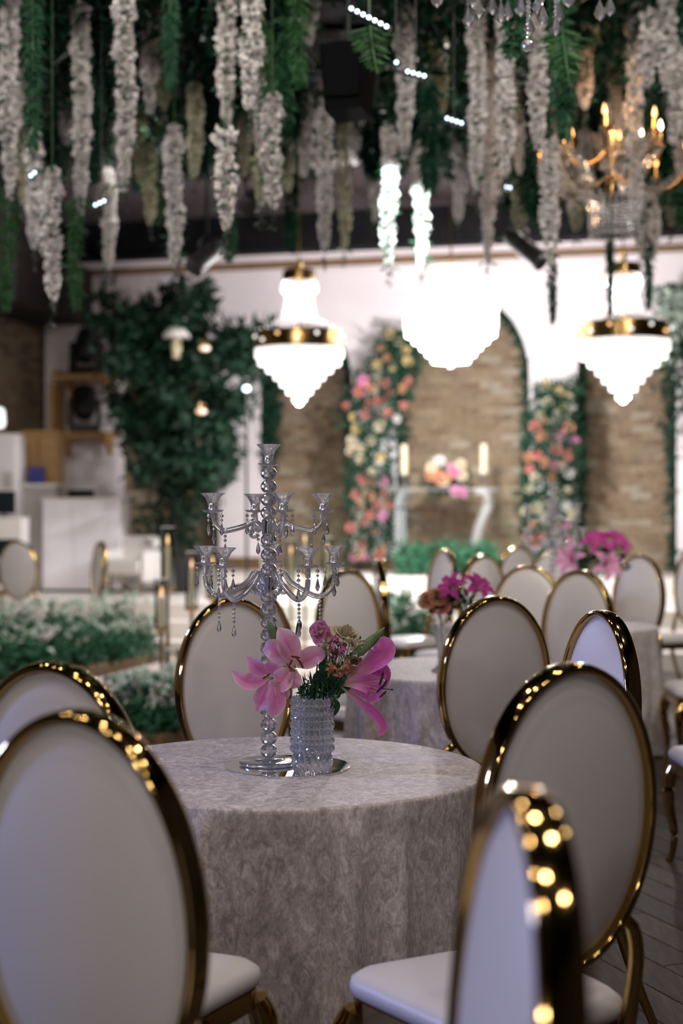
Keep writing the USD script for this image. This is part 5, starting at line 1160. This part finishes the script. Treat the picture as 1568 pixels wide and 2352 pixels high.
for i, (x, y0, y1, w, k_) in enumerate(S):
    d, _ = info[i]; y0 = -120 if y0 <= -10 else y0; a, b = at(x, y0, d), at(x, y1, d)
    white_strand(LBL.get(i, auto[i]), 'wisteria_strand', b[0], min(a[2], CZ) - b[2], w * d / FP * 1.22, b[2], d, 'hanging wisteria strands', 'white' if k_ == 'w' else 'cream')
# spotlights that make two of the strands shine
for (x, y, d) in [(893, 500, 335 / 34), (967, 530, 335 / 31)]:
    q = at(x, y, d); light('SphereLight', 'strand_spot_%d' % x, (q[0] - .12, q[1] - 1.25, 4.1), 420, (.78, 1.0, .95), aim=tuple(q + [0, 0, .03]), size=.02, cone=13, soft=.35)
for (x, y, d) in [(597, 310, 335 / 38), (1095, 250, 335 / 39)]:
    q = at(x, y, d); light('SphereLight', 'strand_spot_%d' % x, (q[0] + .25, q[1] - 1.3, 4.6), 12, (.85, .95, 1.0), aim=tuple(q), size=.02, cone=9, soft=.5)

GV = {}
def green_strand(label, x, y, ztop, L, kind, wide, group='hanging green strands'):
    """kinds: fine (asparagus fern), leafy, tip (light tip), fern (one broad frond)"""
    lens = [.5, .9, 1.4]; L0 = min(lens, key=lambda a: abs(math.log(a / L))); key = (kind, L0); sc = (wide, wide, L / L0); loc = (x, y, ztop); yaw = (x * 733 + y * 557) % 360
    if kind == 'fern': yaw = (x * 97) % 40 - 20
    if key in GV:
        t = dup(GV[key], 'green_strand' if kind != 'fern' else 'fern_frond', label, 'greenery', loc, yaw, sc, group=group, inst=False)
        part(t, 'hanging_wire', tube([(0, 0, -.01), (0, 0, max(.02, (ceil_z(x, y) - loc[2]) / sc[2]))], .0014, 5), 'stem'); return
    rg = np.random.default_rng(int(L0 * 10) + len(kind)); t = thing('green_strand' if kind != 'fern' else 'fern_frond', label, 'greenery', loc, yaw, sc, group=group); GV[key] = t
    part(t, 'hanging_wire', tube([(0, 0, -.01), (0, 0, max(.02, (ceil_z(x, y) - loc[2]) / sc[2]))], .0014, 5), 'stem')
    if kind == 'fern':
        P = crom([(0, 0, 0), (.0, -.05, -L0 * .35), (.01, -.07, -L0 * .7), (.03, -.05, -L0)], 8); part(t, 'stem', tube(P, .003, 6), 'stem'); mb = MB()
        for u in np.linspace(.06, .98, 34):
            p = P[int(u * (len(P) - 1))]; l = L0 * .30 * (1 - u) ** .6 + .015
            for s in (-1, 1): mb.add(leaf_cards(p[None], np.array([[s * 1.0, -.1, -.75]]), l, l * .22, rg, .15))
        part(t, 'leaflets', mb, 'leaf_light', False, kind='stuff'); return
    n = int({'fine': 620, 'leafy': 300, 'tip': 520, 'dark': 420}[kind] * L0); zz = -rg.random(n) ** .9 * L0; a = rg.uniform(0, 2 * PI, n); u = -zz / L0
    spread = np.interp(u, [0, .3, .8, 1], [1, 1, .65, .2]); pos = np.stack([np.cos(a) * .012 + .012 * np.sin(zz * 6), np.sin(a) * .012, zz], 1)
    d = np.stack([np.cos(a) * spread, np.sin(a) * spread, -rg.uniform(.4, 1.5, n)], 1)
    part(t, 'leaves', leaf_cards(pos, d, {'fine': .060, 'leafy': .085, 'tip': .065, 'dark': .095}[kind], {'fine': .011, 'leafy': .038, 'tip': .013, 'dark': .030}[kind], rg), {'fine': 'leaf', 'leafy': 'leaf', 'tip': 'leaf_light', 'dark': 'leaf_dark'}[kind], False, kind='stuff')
    part(t, 'stem', tube([(0, 0, 0), (.004, 0, -L0 / 2), (0, 0, -L0 * .98)], .003, 6), 'stem')
GS = [(75, -60, 330, 6.9, 'fine', 'bright green feathery strand near the top left corner'), (18, 430, 700, 8.8, 'tip', 'green strand below the left-edge white strand'), (175, 440, 688, 8.6, 'tip', 'fresh green strand beside the longest white one'), (215, -40, 400, 9.4, 'dark', 'dark green strand between the fourth white strand and the blunt-ended one'), (470, 180, 372, 10.4, 'dark', 'dark green strand right of the creamy strands left of centre'),
      (605, 40, 280, 8.0, 'tip', 'green strand with a light tip left of the top centre'), (690, -60, 178, 7.4, 'tip', 'green strand with bright tip at top centre'), (668, 280, 560, 12.0, 'dark', 'thin dark green strand left of the air conditioner'), (375, 350, 492, 9.8, 'tip', 'light green wisp beside the strand above the tree'), (525, 470, 592, 9.0, 'fine', 'thin green tail under the thick lower strand'),
      (985, 180, 410, 9.2, 'dark', 'dark green strand right of the full white strand'), (1290, -60, 300, 7.6, 'leafy', 'leafy green strand under the crystal drops'), (1400, 430, 705, 10.5, 'dark', 'thin dark strand ending left of the right chandelier crown'), (1490, 540, 690, 10.2, 'dark', 'thin dark strand crossing the right chandelier crown'), (1270, 590, 725, 9.8, 'dark', 'dark trailing tail over the pillar between the right arches'), (655, -60, 300, 8.6, 'leafy', 'leafy green strand left of top centre'), (390, -60, 190, 8.2, 'fine', 'feathery green strand at upper left'), (1240, 380, 520, 10.8, 'leafy', 'leafy strand right of the double white one'), (1180, -60, 120, 6.6, 'leafy', 'pale leafy strand among the crystal drops')]
for (x, y0, y1, d, k_, lb) in GS:
    a, b = at(x, y0, d), at(x, y1, d); zt = min(a[2], CZ - .02); green_strand(lb, b[0], d, zt, zt - b[2], k_, .45 if y1 > 600 and k_ == 'dark' else 1.0)
green_strand('broad fern frond hanging under the long LED strip', at(850, 60, 6.4)[0], 6.4, at(850, 55, 6.4)[2], .23, 'fern', .85)
green_strand('second fern frond at the right beneath the crystal drops', at(1290, 60, 6.6)[0], 6.6, at(1290, 60, 6.6)[2], .28, 'fern', .9)
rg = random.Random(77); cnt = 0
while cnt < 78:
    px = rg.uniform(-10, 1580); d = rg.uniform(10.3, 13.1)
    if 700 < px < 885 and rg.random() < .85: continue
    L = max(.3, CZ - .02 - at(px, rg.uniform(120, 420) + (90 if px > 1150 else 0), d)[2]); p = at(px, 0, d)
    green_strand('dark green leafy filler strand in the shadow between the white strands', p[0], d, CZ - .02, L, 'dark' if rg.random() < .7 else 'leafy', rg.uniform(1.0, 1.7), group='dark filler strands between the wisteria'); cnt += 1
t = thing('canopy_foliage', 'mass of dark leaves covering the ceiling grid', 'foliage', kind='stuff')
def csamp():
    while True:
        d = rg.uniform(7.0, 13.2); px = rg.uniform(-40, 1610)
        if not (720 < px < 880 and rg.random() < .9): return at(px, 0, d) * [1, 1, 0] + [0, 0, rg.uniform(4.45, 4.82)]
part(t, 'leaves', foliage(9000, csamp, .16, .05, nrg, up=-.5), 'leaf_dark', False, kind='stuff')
